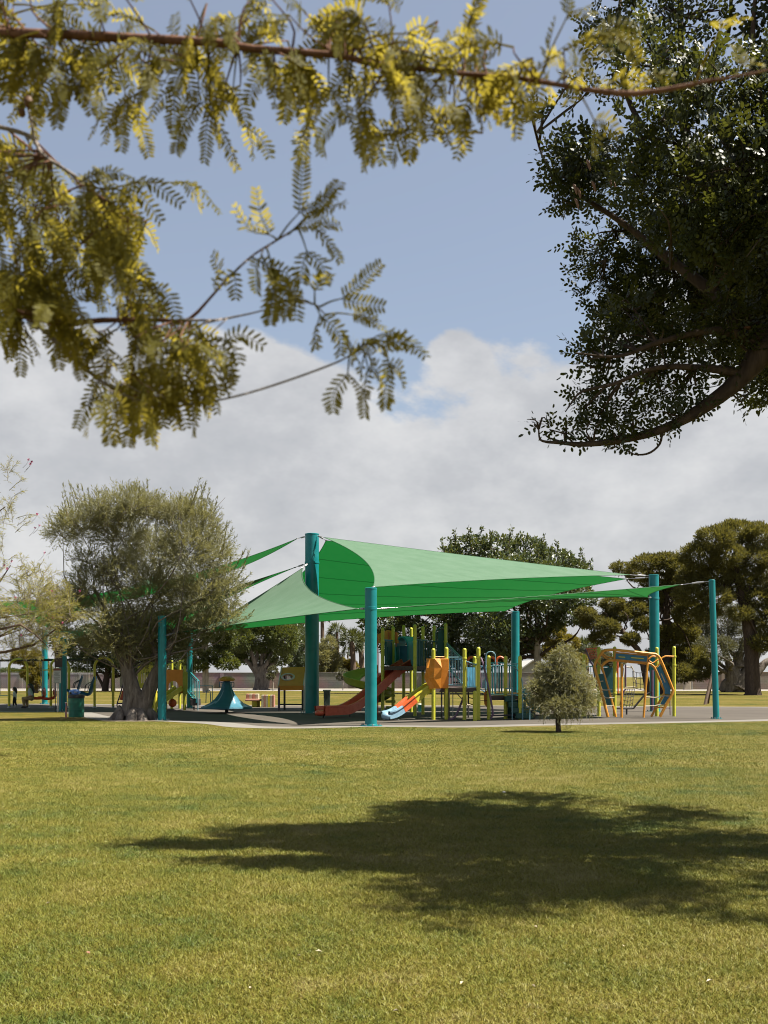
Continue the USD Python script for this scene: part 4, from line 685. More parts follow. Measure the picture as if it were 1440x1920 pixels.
T3 = [(470, 482, 500, 500, 2, 84, 1.2), (500, 465, 510, 500, 1, 100, 1.4), (520, 450, 560, 400, 1, 96, -0.4), (540, 440, 590, 400, 2, 80, 0.1), (555, 428, 590, 430, 1, 80, 0.5), (520, 450, 505, 440, 1, 90, -0.9), (450, 500, 440, 510, 1, 40, 0.6), (560, 430, 575, 470, 1, 66, 1.2), (490, 478, 516, 535, 1, 76, 1.3),
      (590, 570, 600, 590, 1, 76, 1.3), (585, 570, 562, 560, 1, 55, 0.2), (600, 575, 640, 560, 1, 84, -0.1), (590, 570, 590, 545, 1, 50, 0.2), (610, 590, 660, 590, 1, 74, 0.4), (660, 664, 690, 640, 2, 60, 0.5), (640, 620, 660, 650, 2, 62, 0.7), (690, 645, 720, 650, 1, 74, 0.8), (655, 668, 652, 700, 1, 84, 1.4), (680, 655, 690, 690, 2, 60, 1.0), (700, 640, 725, 640, 1, 58, 0.4), (715, 650, 730, 680, 1, 72, 1.2),
      (430, 745, 412, 700, 2, 60, 1.4), (380, 640, 420, 640, 2, 60, 0.8), (350, 620, 390, 650, 2, 70, 0.9), (300, 690, 330, 670, 2, 60, 0.8), (415, 525, 410, 520, 1, 40, 0.5), (200, 730, 190, 770, 1, 56, 1.3), (270, 720, 268, 745, 1, 66, 1.4), (225, 715, 215, 740, 1, 60, 1.3), (370, 610, 400, 680, 2, 62, 1.1)]
allq = list(qa) + list(qb) + list(qc)
for x0, y0, x1, y1, pr, pl, dr in T3:
    g = at(x0, y0, 1.72); a = min(allq, key=lambda q: np.linalg.norm(q - g)); Y = 1.7; a2 = at(x0, y0, Y)
    if np.linalg.norm(a2 - a) > 0.006: MB().tube(smoothpath([a, (a + a2) / 2, a2], 5), np.linspace(0.0016, 0.001, 5), 4).put('twig', MT['twig_grey'], T2)
    frond(r, T2, a2, at(x1, y1, Y - r.uniform(-0.02, 0.04)), pr, pl * Y / F, droop=dr)
# ---------------------------------------------------------------- shade sails and their poles
def pole(label, px, pybase, pytop, wpx, bands=(), Y=None, lean=0.0):
    Y = Y or gd(pybase); b = np.array([(px - 720) / F * Y, Y, 0.0]); h = at(px, pytop, Y)[2]; r = wpx * Y / F / 2; t = thing('shade_pole', label, 'pole', b, 'teal poles that carry the shade sails')
    MB().tube([b, b + [lean, 0, h]], r, 28, cap=False).put('shaft', MT['teal_steel'], t, smooth=60)
    MB().lathe([(0, 0.012), (r * 0.9, 0.012), (r * 1.025, 0.0), (r * 1.025, -0.05), (r * 1.0, -0.06)], b + [lean, 0, h], 28).put('end_cap', MT['teal_steel'], t)
    MB().lathe([(r * 1.0, 0.05), (r * 1.06, 0.04), (r * 1.06, 0.006), (r * 1.9, 0.004), (r * 1.9, -0.01)], b + [0, 0, 0.014], 28).put('base_plate', MT['teal_steel'], t)
    for k in range(8):
        a = k * math.pi / 4 + 0.2; MB().lathe([(0.0, 0.05), (0.022, 0.05), (0.022, 0.0)], b + [r * 1.55 * math.cos(a), r * 1.55 * math.sin(a), 0.016], 6).put('bolt', MT['galvanised'], t)
    for pyb in bands:
        z = at(px, pyb, Y)[2]; MB().lathe([(r, -0.045), (r * 1.05, -0.04), (r * 1.05, 0.04), (r, 0.045)], b + [lean * z / h, 0, z], 28).put('collar', MT['teal_steel'], t)
    return b + [lean, 0, h], r
T, rT = pole('tallest thick teal pole in the middle where the big sails meet', 585, 1337, 1001, 26, (1055,))
N, rN = pole('short thick teal pole standing in front of the red slide', 695.5, 1361, 1103, 22.5, (1141,))
P4, rP = pole('slim teal pole standing alone at the right end of the playground', 1343, 1348, 1088, 11.5, (), lean=-0.16)
R, rR = pole('thick teal pole behind the orange arch climber', 1228, 1334, 1078, 18.5, (1122,), lean=-0.05)
B, rB = pole('teal pole rising behind the middle railings of the play tower', 966, 1326, 1147, 15.5, ())
L1, rL1 = pole('shadowed dark teal pole right beside the olive trunk', 304, 1351, 1155, 15.5, (1192,))
L2, rL2 = pole('teal pole beside the stairs left of the blue cone', 356, 1328, 1188, 11, (1210,))
L4, rL4 = pole('teal pole behind the trash can and the sign', 118, 1332.5, 1196, 14.5, ())
L3, rL3 = pole('farthest left teal pole behind the seated person', 84, 1320, 1182, 10.5, ())

def sail(label, corners, inset, n=18, strips=7, anchors=None, hem=0.012, belly=0.0, sag=None):
    """a tensioned sail: corners in order, edges curving inwards; strips of fabric, dark seams, hem, corner hardware"""
    C = [np.asarray(c, float) for c in corners]; tri = len(C) == 3; cen = sum(C) / len(C)
    if np.isscalar(inset): inset = [inset] * len(C)
    sh = [c + unit(cen - c) * (0.75 if anchors is None else anchors[i]) for i, c in enumerate(C)]
    m = 24; u = np.linspace(0, 1, m)
    def edge(a, b, k): s = a + (b - a) * u[:, None]; mid = (a + b) / 2; return s + (cen - mid)[None] * (4 * u * (1 - u))[:, None] * k
    E = [edge(sh[i], sh[(i + 1) % len(C)], inset[i]) for i in range(len(C))]
    for i, q in enumerate(sag or []): E[i] = E[i] - np.array([0, 0, 1.0]) * (4 * u * (1 - u))[:, None] * q
    if tri:                                  # 0-1-2: rows run from edge 0-1 to the corner 2
        a, b, c = E[0], E[1], E[2][::-1]    # 0->1, 1->2, 0->2
        U, Vv = np.meshgrid(u, u, indexing='ij'); S = np.zeros((m, m, 3))
        S = (1 - Vv)[..., None] * a[:, None] + Vv[..., None] * sh[2] + ((1 - U)[..., None] * (c[None] - (sh[0] + (sh[2] - sh[0]) * u[:, None])[None]) + U[..., None] * (b[None] - (sh[1] + (sh[2] - sh[1]) * u[:, None])[None]))
    else:
        a, b, c, d = E[0], E[1], E[2][::-1], E[3][::-1]   # 0->1, 1->2, 3->2, 0->3
        U, Vv = np.meshgrid(u, u, indexing='ij'); U, Vv = U[..., None], Vv[..., None]
        bil = (1 - U) * (1 - Vv) * sh[0] + U * (1 - Vv) * sh[1] + U * Vv * sh[2] + (1 - U) * Vv * sh[3]
        S = (1 - Vv) * a[:, None] + Vv * c[:, None] + (1 - U) * d[None] + U * b[None] - bil
    if belly: S = S + np.array([0, 0, 1.0]) * belly * (np.sin(np.pi * np.linspace(0, 1, m))[:, None] * np.sin(np.pi * np.linspace(0, 1, m))[None])[..., None]
    t = thing('shade_sail', label, 'shade sail', cen, None); cut = np.unique(np.round(np.linspace(0, m - 1, strips + 1)).astype(int))
    for i0, i1 in zip(cut[:-1], cut[1:]):
        g = S[i0:i1 + 1]; k, l = np.meshgrid(np.arange(i1 - i0), np.arange(m - 1), indexing='ij'); f = np.stack([k * m + l, (k + 1) * m + l, (k + 1) * m + l + 1, k * m + l + 1], -1).reshape(-1, 4)
        put((g.reshape(-1, 3), np.vstack([f[:, [0, 1, 2]], f[:, [0, 2, 3]]])), 'fabric_panel', MT['sail_fabric'], t, smooth=True)
    for i in cut[1:-1]: MB().tube(S[i] - [0, 0, 0.016], 0.008, 4).put('seam', MT['sail_hem'], t)
    for e in E: MB().tube(e, hem, 5).put('edge_hem', MT['sail_hem'] if hem < 0.02 else MT['sail_fabric'], t)
    for c, s in zip(C, sh):
        d = s - c
        if np.linalg.norm(d) < 0.05: continue
        h = MB(); h.tube([c, c + d * 0.25], 0.012, 5); h.tube([c + d * 0.2, c + d * 0.62], 0.035, 7); h.tube([c + d * 0.6, s], 0.014, 5); th = np.linspace(0, 2 * np.pi, 13); q = unit(np.cross(d, (0, 0, 1))); h.tube(s + 0.05 * (np.cos(th)[:, None] * unit(d) + np.sin(th)[:, None] * q), 0.012, 5, cap=False); h.put('turnbuckle', MT['galvanised'], t)
def on(b, px, py, rr, toward):              # attachment on a pole's skin
    z = at(px, py, b[1])[2]; d = unit((np.asarray(toward) - b) * [1, 1, 0]); return np.array([b[0], b[1], z]) + d * rr * 1.05
Tt = at(585, 1004, T[1]); Tm = at(585, 1056, T[1])
cR = (T + N + R) / 3
sail('large pale green sail sloping from the tallest pole to the right', [on(T, 585, 1006, rT, N + [4, 6, 0]), on(N, 695.5, 1101, 0.05, R), on(R, 1228, 1080, rR, T)], [0.16, 0.10, 0.06], strips=6, anchors=[0.35, 0.12, 1.1], hem=0.014)
sail('dark green rear sail seen from below behind the tallest pole', [on(T, 585, 1003, rT, B), on(L2, 356, 1190, rL2, B), on(B, 966, 1149, rB, T), on(R, 1228, 1082, rR, B)], [0.13, 0.12, 0.10, 0.05], strips=6, anchors=[0.5, 0.7, 0.5, 1.0], belly=-0.2)
sail('narrow green sail stretched to the slim right pole', [on(N, 695.5, 1141, rN, P4), on(P4, 1340, 1090, rP, N), on(R, 1228, 1121, rR, N)], [0.03, 0.14, 0.5], strips=5, anchors=[0.8, 1.0, 0.5])
sail('pale green sail between the tallest pole, the short front pole and the olive tree', [on(Tm, 585, 1058, rT, L1), on(N, 695.5, 1141, rN, L1), on(L1, 304, 1192, rL1, N), on(L2, 356, 1192, rL2, T)], [0.20, 0.06, 0.10, 0.10], strips=4, anchors=[0.4, 0.5, 0.5, 0.6])
sail('green sail running left from the tallest pole behind the olive crown', [on(Tm, 585, 1057, rT, L4), on(L4, 118, 1200, rL4, T), on(L3, 84, 1186, rL3, T), on(L2, 356, 1190, rL2, L3)], [0.07, 0.10, 0.10, 0.20], strips=7, anchors=[0.6, 0.6, 0.6, 0.6])
FL = np.array([-20.5, 46.5, 4.6]); Lf, _ = pole('teal pole just outside the left edge of the picture', -200, 1338, 1120, 13, ())
sail('thin strip of pale green sail high on the left of the tallest pole', [on(T, 585, 1004, rT, L3), at(-200, 1124, Lf[1]) + [0.2, 0, 0], at(84, 1180, 62), at(300, 1078, 57)], [0.02, 0.10, 0.10, 0.03], strips=6, anchors=[0.5, 0.6, 0.6, 0.6], sag=[1.0, 0, 0, 0.7])

# ---------------------------------------------------------------- play equipment tools
PR = 0.068
def post(parent, px, pybase, pytop, Y=None, m='yellow_green_post', clamps=(), r=PR):
    Y = Y or gd(pybase); x = (px - 720) / F * Y; h = at(px, pytop, Y)[2]
    k = MB().lathe([(r, 0), (r, h - r)] + [(r * math.cos(a), h - r + r * math.sin(a)) for a in np.linspace(0, np.pi / 2, 6)], (x, Y, 0), 16).put('post', MT[m], parent)
    for pc in clamps:
        z = at(px, pc, Y)[2]; MB().lathe([(r, -0.035), (r * 1.22, -0.03), (r * 1.22, 0.03), (r, 0.035)], (x, Y, z), 14).put('clamp', MT[m], parent)
    return np.array([x, Y, 0.0])
def railing(parent, a, b, za, zb, n, m='blue_rail', rr=0.02, br=0.011, name='railing'):
    """bars between a sill and a rail; za, zb: (bottom, top) at each end"""
    a, b = np.asarray(a, float), np.asarray(b, float); k = MB(); A0, A1, B0, B1 = [np.array([q[0], q[1], z]) for q, z in ((a, za[0]), (a, za[1]), (b, zb[0]), (b, zb[1]))]
    k.tube([A0, B0], rr, 7); k.tube([A1, B1], rr, 7)
    for u in np.linspace(0, 1, n): k.tube([A0 + (B0 - A0) * u, A1 + (B1 - A1) * u], br if 0 < u < 1 else rr, 5)
    return k.put(name, MT[m], parent)
def deck(parent, pts, z, t=0.16, m='deck_brown'):
    P = Polygon([(p[0], p[1]) for p in pts]).buffer(0); c = MB().prism(P, (0, 0, z - t / 2), (1, 0, 0), (0, 1, 0), t); return c.put('deck', MT[m], parent)
def pipe(parent, name, pts, r, m, n=20, sm=True, sides=9, label=None): return MB().tube(smoothpath(pts, n) if sm else pts, r, sides).put(name, MT[m], parent, label=label)
def uprof(w, h, t, lip=0.03):               # slide bed: a shallow channel with rolled lips
    w2 = w / 2; return [(-w2 - lip, h), (-w2 - lip, h - 0.05), (-w2 - t * 0.2, h - 0.06), (-w2, -t), (w2, -t), (w2 + t * 0.2, h - 0.06), (w2 + lip, h - 0.05), (w2 + lip, h), (w2 - t, h), (w2 - t * 1.6, h * 0.35), (w2 * 0.62, 0.0), (-w2 * 0.62, 0.0), (-w2 + t * 1.6, h * 0.35), (-w2 + t, h)][::-1]
def capped(mb, prof, path, side):
    mb.sweep(prof, path, side); n = len(prof); return mb

# ---------------------------------------------------------------- the main play tower
PT = thing('play_tower', 'tall play tower with yellow green posts, red slide and three coloured slide', 'play structure', gp(800, 1345))
pp = {}
for k, (px, pb, pt, Y) in {1: (717.5, 1341, 1176.5, 44.4), 2: (737, 1338, 1174.5, 45.8), 3: (757, 1333, 1172, 47.2), 4: (771, 1333, 1176.5, 48.4), 5: (778, 1346.5, 1170.5, 43.6), 6: (793, 1342, 1174, 45.4), 7: (814, 1340, 1172.5, 46.6), 8: (835.6, 1341, 1168.5, 45.6)}.items():
    pp[k] = post(PT, px, pb, pt, Y, clamps=(1203, 1250))
for k, (px, pb, pt, cl) in {9: (812.6, 1350, 1215.5, (1236, 1290)), 10: (837, 1349.5, 1213, (1234.5, 1289)), 11: (871, 1350, 1215, (1234, 1288)), 12: (890, 1346, 1230, (1243,)), 13: (897, 1350.5, 1213, (1234, 1290)), 14: (916.5, 1349.5, 1229, (1251, 1300)), 15: (948, 1348.5, 1229.5, (1251, 1300)), 16: (975, 1349.5, 1229, (1251, 1300)), 17: (890.5, 1352, 1295, ())}.items():
    pp[k] = post(PT, px, pb, pt, None, clamps=cl)
ZT = 1.96                                    # tower floor
deck(PT, [pp[1], pp[5], pp[8] + [0.0, 0, 0], pp[7], pp[4], pp[2]], ZT)
ZN = 1.14
p8b = pp[10] + [0, 1.5, 0]; p11b = pp[11] + [0.0, 1.7, 0]
deck(PT, [pp[9], pp[10], pp[11], pp[13], pp[13] + [0.1, 1.6, 0], p11b, pp[9] + [0, 1.6, 0]], ZN)
ZR = 0.86
deck(PT, [pp[14], pp[15], pp[16], pp[16] + [0, 1.4, 0], pp[14] + [0, 1.5, 0]], ZR)
def pnl(a, b, z0, z1, m, name, t=0.05, hole=None, rnd=0.06):
    """a moulded plastic wall panel between two posts"""
    a, b = np.asarray(a, float), np.asarray(b, float); d = (b - a) * [1, 1, 0]; L = np.linalg.norm(d); u = d / L; P = sbox(0.09, 0, L - 0.09, z1 - z0).buffer(-rnd).buffer(rnd)
    if hole is not None: P = P.difference(hole)
    return MB().prism(P, np.array([a[0], a[1], z0]), u, (0, 0, 1), t).put(name, MT[m], PT)
# walls of the tower
railing(PT, pp[1], pp[2], (ZT + 0.06, ZT + 1.05), (ZT + 0.06, ZT + 1.05), 9, 'blue_plastic', 0.026, 0.02)
pnl(pp[1] + [0.12, 0.02, 0], pp[2] + [-0.05, 0.06, 0], ZT + 0.02, ZT + 0.98, 'dark_teal', 'window_panel', hole=sbox(0.2, 0.2, 0.42, 0.75))
pnl(pp[5], pp[6], ZT - 0.05, ZT + 1.02, 'dark_teal', 'wall_panel', hole=sbox(0.3, 0.2, 0.36, 0.9).union(sbox(0.5, 0.2, 0.56, 0.9)))
railing(PT, pp[5], pp[7], (ZT - 0.2, ZT + 1.04), (ZT - 0.2, ZT + 1.04), 12, 'dark_teal', 0.026, 0.02)
railing(PT, pp[7], pp[8], (ZT + 0.06, ZT + 1.04), (ZT + 0.06, ZT + 1.04), 8, 'dark_teal', 0.026, 0.018)
ar = Polygon([(0, 0), (0.52, 0)] + [(0.26 + 0.26 * math.cos(a), 1.0 + 0.26 * math.sin(a)) for a in np.linspace(0, np.pi, 12)])
MB().prism(ar.difference(ar.buffer(-0.05)), pp[8] + [-0.42, 0.1, ZT + 0.35], (1, 0, 0), (0, 0, 1), 0.05).put('arch_rail', MT['dark_teal'], PT)
MB().prism(ar.buffer(-0.1), pp[8] + [-0.42, 0.16, ZT + 0.35], (1, 0, 0), (0, 0, 1), 0.02).put('back_panel', MT['dark_teal'], PT)
# orange roof-like panels at the back left and thin red pipe
MB().prism([(0, 0), (0.9, 0), (0.9, 0.42), (0.45, 0.55), (0, 0.35)], pp[1] + [-0.25, 1.6, ZT + 0.95], (1, 0, 0), (0, 0, 1), 0.05).put('back_panel', MT['amber_plastic'], PT, label='amber panel')
for k in range(3): MB().tube([pp[1] + [-0.05 + 0.3 * k, 1.52, ZT + 0.8], pp[1] + [-0.05 + 0.3 * k, 1.52, ZT + 1.42]], 0.016, 6).put('bar', MT['red_plastic'], PT)
pipe(PT, 'sliding_pole', [pp[1] + [-0.62, 0.4, ZT + 0.9], pp[1] + [-0.36, 0.4, ZT + 1.25], pp[1] + [-0.2, 0.4, ZT + 0.9], pp[1] + [-0.2, 0.4, 0.02]], 0.025, 'burnt_orange')
# teal slide hood: an arched hollow shell over the mouth of the red slide
hd = unit([-0.62, -0.78, 0]); hs = np.array([-hd[1], hd[0], 0]); hc = (pp[4] + pp[5]) / 2 * [1, 1, 0] + np.array([-0.28, 0.1, ZT])
out = Polygon([(-0.36, -0.06), (-0.36, 0.78)] + [(0.36 * math.cos(a), 0.78 + 0.46 * math.sin(a)) for a in np.linspace(np.pi, 0, 14)] + [(0.36, -0.06)]); inn = Polygon([(-0.30, -0.2), (-0.30, 0.76)] + [(0.30 * math.cos(a), 0.76 + 0.40 * math.sin(a)) for a in np.linspace(np.pi, 0, 14)] + [(0.30, -0.2)])
MB().prism(out.difference(inn), hc, hs, (0, 0, 1), 0.62).put('slide_hood', MT['teal_plastic'], PT, smooth=40)
MB().prism(sbox(-0.3, 0.0, 0.3, 0.84), hc + hd * 0.05 + hs * 0.02, hs, (0, 0, 1), 0.03).put('hood_back', MT['blue_plastic'], PT)
# red slide
path = smoothpath([at(764, 1249, 45.4), at(738, 1266, 44.9), at(705, 1297, 44.2), at(674, 1322, 43.4), at(648, 1336, 42.6), at(622, 1341, 41.9), at(600, 1343, 41.4)], 40); path[:, 2] = np.maximum(path[:, 2], 0.16)
dv = path[-1] - path[0]; sd = unit(np.cross(dv * [1, 1, 0], (0, 0, 1)))
rs = capped(MB(), uprof(0.52, 0.30, 0.05), path, sd); rs.ball(path[-1] + [0, 0, 0.05], (0.20, 0.29, 0.12), 2); rid = rs.put('slide', MT['red_plastic'], PT, smooth=40, label='straight red slide')
for u in (6, 11, 16, 21): MB().box(path[u] - [0, 0, 0.09], (0.05, 0.5, 0.07), yaw=math.atan2(sd[1], sd[0]) - math.pi / 2).put('slide_rib', MT['red_plastic'], rid)
pipe(PT, 'slide_leg', [path[24] - [0, 0, 0.05], path[24] * [1, 1, 0]], 0.022, 'dark_steel', 4, False); pipe(PT, 'slide_leg', [path[37] - [0, 0, 0.06], path[37] * [1, 1, 0]], 0.03, 'dark_steel', 4, False)
# lime spiral slide behind the short front pole
hx = np.array([pp[1][0] - 0.62, 46.2, 0]); sp = []
for u in np.linspace(0, 1, 40):
    a = math.radians(60 + 430 * u); sp.append(hx + [0.62 * math.cos(a), 0.62 * math.sin(a), 1.75 - 1.5 * u])
spm = MB()
for i in range(39):
    pass
sp = np.array(sp); rad = sp - hx; rad[:, 2] = 0; rad /= np.linalg.norm(rad, axis=1, keepdims=True)
spm.sweep([(-0.30, 0.05), (-0.30, 0.0), (0.22, -0.05), (0.34, 0.02), (0.40, 0.30), (0.36, 0.30), (0.28, 0.06), (0.2, 0.0)], sp, rad).put('spiral_slide', MT['lime_plastic'], PT, smooth=50); MB().tube([hx, hx + [0, 0, 2.0]], 0.06, 10).put('spiral_column', MT['lime_plastic'], PT)
# lime steps between posts 1 and 2
for k in range(4): MB().box(((pp[1] + pp[2]) / 2 * [1, 1, 0]) + [0.12 - 0.02 * k, 0.05, 0.30 + 0.24 * k], (0.42, 0.34, 0.10), bev=0.03).put('step', MT['lime_plastic'], PT)
# yellow, orange and pale blue slide in three sections
path = smoothpath([at(826, 1284, 40.6), at(806, 1293, 40.3), at(786, 1306, 40.1), at(768, 1321, 39.9), at(752, 1334, 39.7), at(738, 1342, 39.5), at(724, 1345.5, 39.3)], 48); sd = unit(np.cross((path[-1] - path[0]) * [1, 1, 0], (0, 0, 1)) + [0.25, 0, 0])
pr = uprof(0.46, 0.22, 0.06, 0.05); c1, c2 = 21, 31
ys = MB().sweep(pr, path[:c1 + 1], sd).put('slide', MT['yellow_plastic'], PT, smooth=40, label='curved slide in yellow, orange and pale blue sections')
MB().sweep([(a * 1.04, b + 0.012) for a, b in pr], path[c1 - 1:c2 + 1], sd).put('slide_section', MT['burnt_orange'], ys, smooth=40, label='orange slide section')
bl = MB().sweep([(a * 1.02, b + 0.006) for a, b in pr], path[c2:], sd); bl.ball(path[-1] + [0.02, 0, 0.06], (0.2, 0.26, 0.15), 2); bl.put('slide_section', MT['pale_blue_plastic'], ys, smooth=40, label='pale blue slide end')
th = path[40]; pipe(PT, 'slide_leg', [th - [0, 0, 0.05], th * [1, 1, 0] + [0.02, 0, 0.03], th * [1, 1, 0] + [0.22, -0.1, 0.02]], 0.02, 'galvanised', 8); pipe(PT, 'slide_leg', [th - [0.1, 0, 0.1], th * [1, 1, 0] + [-0.12, 0, 0.0]], 0.03, 'dark_steel', 4, False)
# faceted orange hood at the top of that slide
V = []; cx = (pp[9] + pp[10]) / 2 * [1, 1, 0] + [-0.10, -0.02, 0]
for i, z in enumerate((ZN - 0.02, ZN + 0.36, ZN + 0.72, ZN + 1.06)):
    for j, a in enumerate(np.linspace(-1.25, 1.9, 6)):
        rr = (0.34, 0.44, 0.46, 0.36)[i] * (1.0 + (0.10 if (i + j) % 2 else -0.09)); V.append(cx + [-rr * math.cos(a) * 0.95, -rr * math.sin(a) * 0.8, z])
Fq = [[i * 6 + j, i * 6 + j + 1, (i + 1) * 6 + j + 1, (i + 1) * 6 + j] for i in range(3) for j in range(5)]; hm = MB(); hm.add(V, np.array([[a, b, c] if (a + k) % 2 else [a, b, d] for k, (a, b, c, d) in enumerate(Fq)] + [[a, c, d] if (a + k) % 2 else [b, c, d] for k, (a, b, c, d) in enumerate(Fq)]))
hm.put('slide_hood', MT['orange_plastic'], PT, smooth=False, label='faceted orange slide hood')
MB().box((pp[9] + pp[10]) / 2 * [1, 1, 0] + [0.16, 0.04, ZN + 0.52], (0.30, 0.06, 1.06), bev=0.02).put('hood_panel', MT['orange_plastic'], PT)
MB().tube([pp[9] + [0, 0, ZN + 1.12], pp[10] + [0, 0, ZN + 1.12]], 0.022, 7).put('hood_rail', MT['orange_plastic'], PT)
# stairs from the tower floor down to the lower deck, with sloped side rails
s0, s1 = pp[8] + [0.05, -0.1, 0], pp[11] + [0.1, 0.9, 0]
railing(PT, s0, s1, (ZT + 0.05, ZT + 0.95), (ZN + 0.05, ZN + 0.95), 13); railing(PT, s0 + [0, 0.9, 0], s1 + [0, 0.9, 0], (ZT + 0.05, ZT + 0.95), (ZN + 0.05, ZN + 0.95), 13)
for k in range(4): MB().box(s0 + (s1 - s0) * ((k + 0.5) / 4) * [1, 1, 0] + [0, 0.45, ZT - 0.12 - (ZT - ZN) * (k + 0.5) / 4], (0.3, 0.85, 0.05)).put('stair_tread', MT['deck_brown'], PT)
# lower deck rails
railing(PT, pp[10], pp[11], (ZN + 0.10, ZN + 1.10), (ZN + 0.10, ZN + 1.10), 7); railing(PT, pp[11], pp[13], (ZN + 0.05, ZN + 0.98), (ZN + 0.02, ZN + 0.80), 6); railing(PT, pp[10] + [0.05, 1.5, 0], p11b, (ZN + 0.1, ZN + 1.05), (ZN + 0.1, ZN + 1.05), 9, 'blue_plastic')
railing(PT, pp[12], pp[14] + [0, 1.2, 0], (ZN + 0.05, ZN + 0.9), (ZR + 0.1, ZR + 1.0), 7, 'blue_plastic')
pnl(pp[11] + [0.1, 0.5, 0], pp[12] + [0.1, 0.3, 0], ZN - 0.1, ZN + 0.75, 'blue_plastic', 'wall_panel')
railing(PT, pp[15], pp[16], (ZR + 0.05, ZR + 1.15), (ZR + 0.05, ZR + 1.15), 5); railing(PT, pp[14], pp[15], (ZR + 0.05, ZR + 1.18), (ZR + 0.05, ZR + 1.18), 6, 'teal_plastic')
railing(PT, pp[14] + [0, 1.4, 0], pp[15] + [0, 1.4, 0], (ZR + 0.05, ZR + 1.1), (ZR + 0.05, ZR + 1.1), 10, 'dark_teal', 0.022, 0.02); railing(PT, pp[15] + [0, 1.4, 0], pp[16] + [0, 1.4, 0], (ZR + 0.05, ZR + 1.1), (ZR + 0.05, ZR + 1.1), 6, 'dark_teal', 0.022, 0.02)
# tall hoop handrail, purple climbers, orange climbing board
a0, a1 = at(911, 1300, 41.2), at(929, 1300, 41.2); tp = at(920, 1221.5, 41.2)[2]
q = [a0] + [np.array([(a0[0] + a1[0]) / 2 - (a1[0] - a0[0]) / 2 * math.cos(a), 41.2, tp - 0.19 + 0.19 * math.sin(a)]) for a in np.linspace(0, np.pi, 9)] + [a1]; pipe(PT, 'hoop_handrail', q, 0.02, 'blue_rail', 20, False)
pipe(PT, 'climbing_pole', [at(899, 1234, 40.6), at(903, 1236, 40.3), at(910, 1262, 40.2), at(918, 1300, 40.0), at(924, 1334, 39.9), at(923, 1342, 39.9), at(919, 1348, 39.9)], 0.035, 'purple_steel', 24, label='purple curved climbing pole')
pipe(PT, 'climbing_pole', [at(874, 1290, 40.4), at(868, 1310, 40.2), at(858, 1335, 40.0), at(850, 1347, 39.9), at(840, 1349, 39.9)], 0.04, 'purple_steel', 20, label='purple slanting climbing pole')
pipe(PT, 'climbing_pole', [at(902, 1290, 40.8), at(900, 1262, 40.8), at(899, 1236, 40.8)], 0.03, 'purple_steel', 8)
ob2 = [(907, 1300), (911, 1294), (916, 1300), (920, 1318), (915, 1329), (908, 1320)]; zz = [at(a, b, 40.4) for a, b in ob2]
MB().prism([(p[0], p[2]) for p in zz], (0, 40.4, 0), (1, 0, 0), (0, 0, 1), 0.05).put('climbing_board', MT['orange_plastic'], PT)
for k in range(5):
    z = 0.28 + 0.2 * k; MB().tube([at(896, 0, 40.3) * [1, 1, 0] + [0, 0, z], at(918, 0, 40.2) * [1, 1, 0] + [0, 0, z + 0.02]], 0.013, 5).put('rung', MT['dark_steel'], PT)
for k in range(3): MB().tube(smoothpath([at(880, 0, 40.8) * [1, 1, 0] + [0, 0, 0.35 + 0.22 * k], at(888, 0, 40.5) * [1, 1, 0] + [0, 0, 0.31 + 0.22 * k], at(899, 0, 40.3) * [1, 1, 0] + [0, 0, 0.36 + 0.22 * k]], 8), 0.016, 5).put('rope', MT['black_rope'], PT)
pipe(PT, 'knee_pipe', [at(873, 1300, 41.5), at(874, 1318, 41.5), at(877, 1322, 41.5), at(882, 1322, 41.5)], 0.03, 'cream_plastic', 12)
pipe(PT, 'brace', [at(850, 1294, 40.6), at(868, 1312, 40.6)], 0.018, 'galvanised', 4, False); pipe(PT, 'brace', [at(849, 1294, 40.6), at(849, 1346, 40.6)], 0.018, 'galvanised', 4, False)
for px in (828, 842, 878): pipe(PT, 'deck_leg', [at(px, 1293, 42.2), at(px, 0, 42.2) * [1, 1, 0]], 0.03, 'dark_steel', 4, False)
# amber wavy arches far behind the middle posts, and an amber table top at the low deck
for px in (884, 921, 938): pipe(PT, 'wave_arch', [at(px - 8, 1246, 44), at(px - 6, 1236, 44), at(px, 1232, 44), at(px + 7, 1236, 44), at(px + 10, 1246, 44)], 0.05, 'burnt_orange', 14)
MB().lathe([(0, 0.03), (0.5, 0.03), (0.52, 0.0), (0.5, -0.03), (0, -0.03)], at(952, 1300, 41.5), 18, 1.0, 0.6).put('table_top', MT['amber_plastic'], PT)
# dark green stair at the right with thin handrails
for k in range(4): MB().box(at(962, 0, 40.6) * [1, 1, 0] + [0.12 * k, -0.10 * k, 0.74 - 0.2 * k], (0.62, 0.42, 0.2), bev=0.02).put('stair_step', MT['dark_green_plastic'], PT)
MB().prism([(0, 0), (0.42, 0), (0.42, 0.25), (0.1, 0.84), (0, 0.84)], at(948, 0, 41.2) * [1, 1, 0] + [0, 0, 0.02], (1, 0, 0), (0, 0, 1), 0.08).put('stair_side', MT['dark_green_plastic'], PT)
for dy in (0.0, 0.7):
    pipe(PT, 'stair_handrail', [at(962, 1251, 40.6 + dy), at(970, 1256, 40.4 + dy), at(978, 1272, 40.2 + dy), at(980, 1300, 40.1 + dy), at(980, 1350, 40.1 + dy) * [1, 1, 0]], 0.018, 'blue_rail', 18); pipe(PT, 'stair_handrail', [at(948, 1291, 40.2 + dy), at(958, 1291, 40 + dy), at(960, 1294, 40 + dy), at(960.5, 1352, 40 + dy) * [1, 1, 0]], 0.018, 'blue_rail', 14)
pipe(PT, 'stair_handrail', [at(975, 1285, 40.3), at(992, 1310, 39.9), at(993, 1350, 39.9) * [1, 1, 0]], 0.018, 'blue_rail', 10)
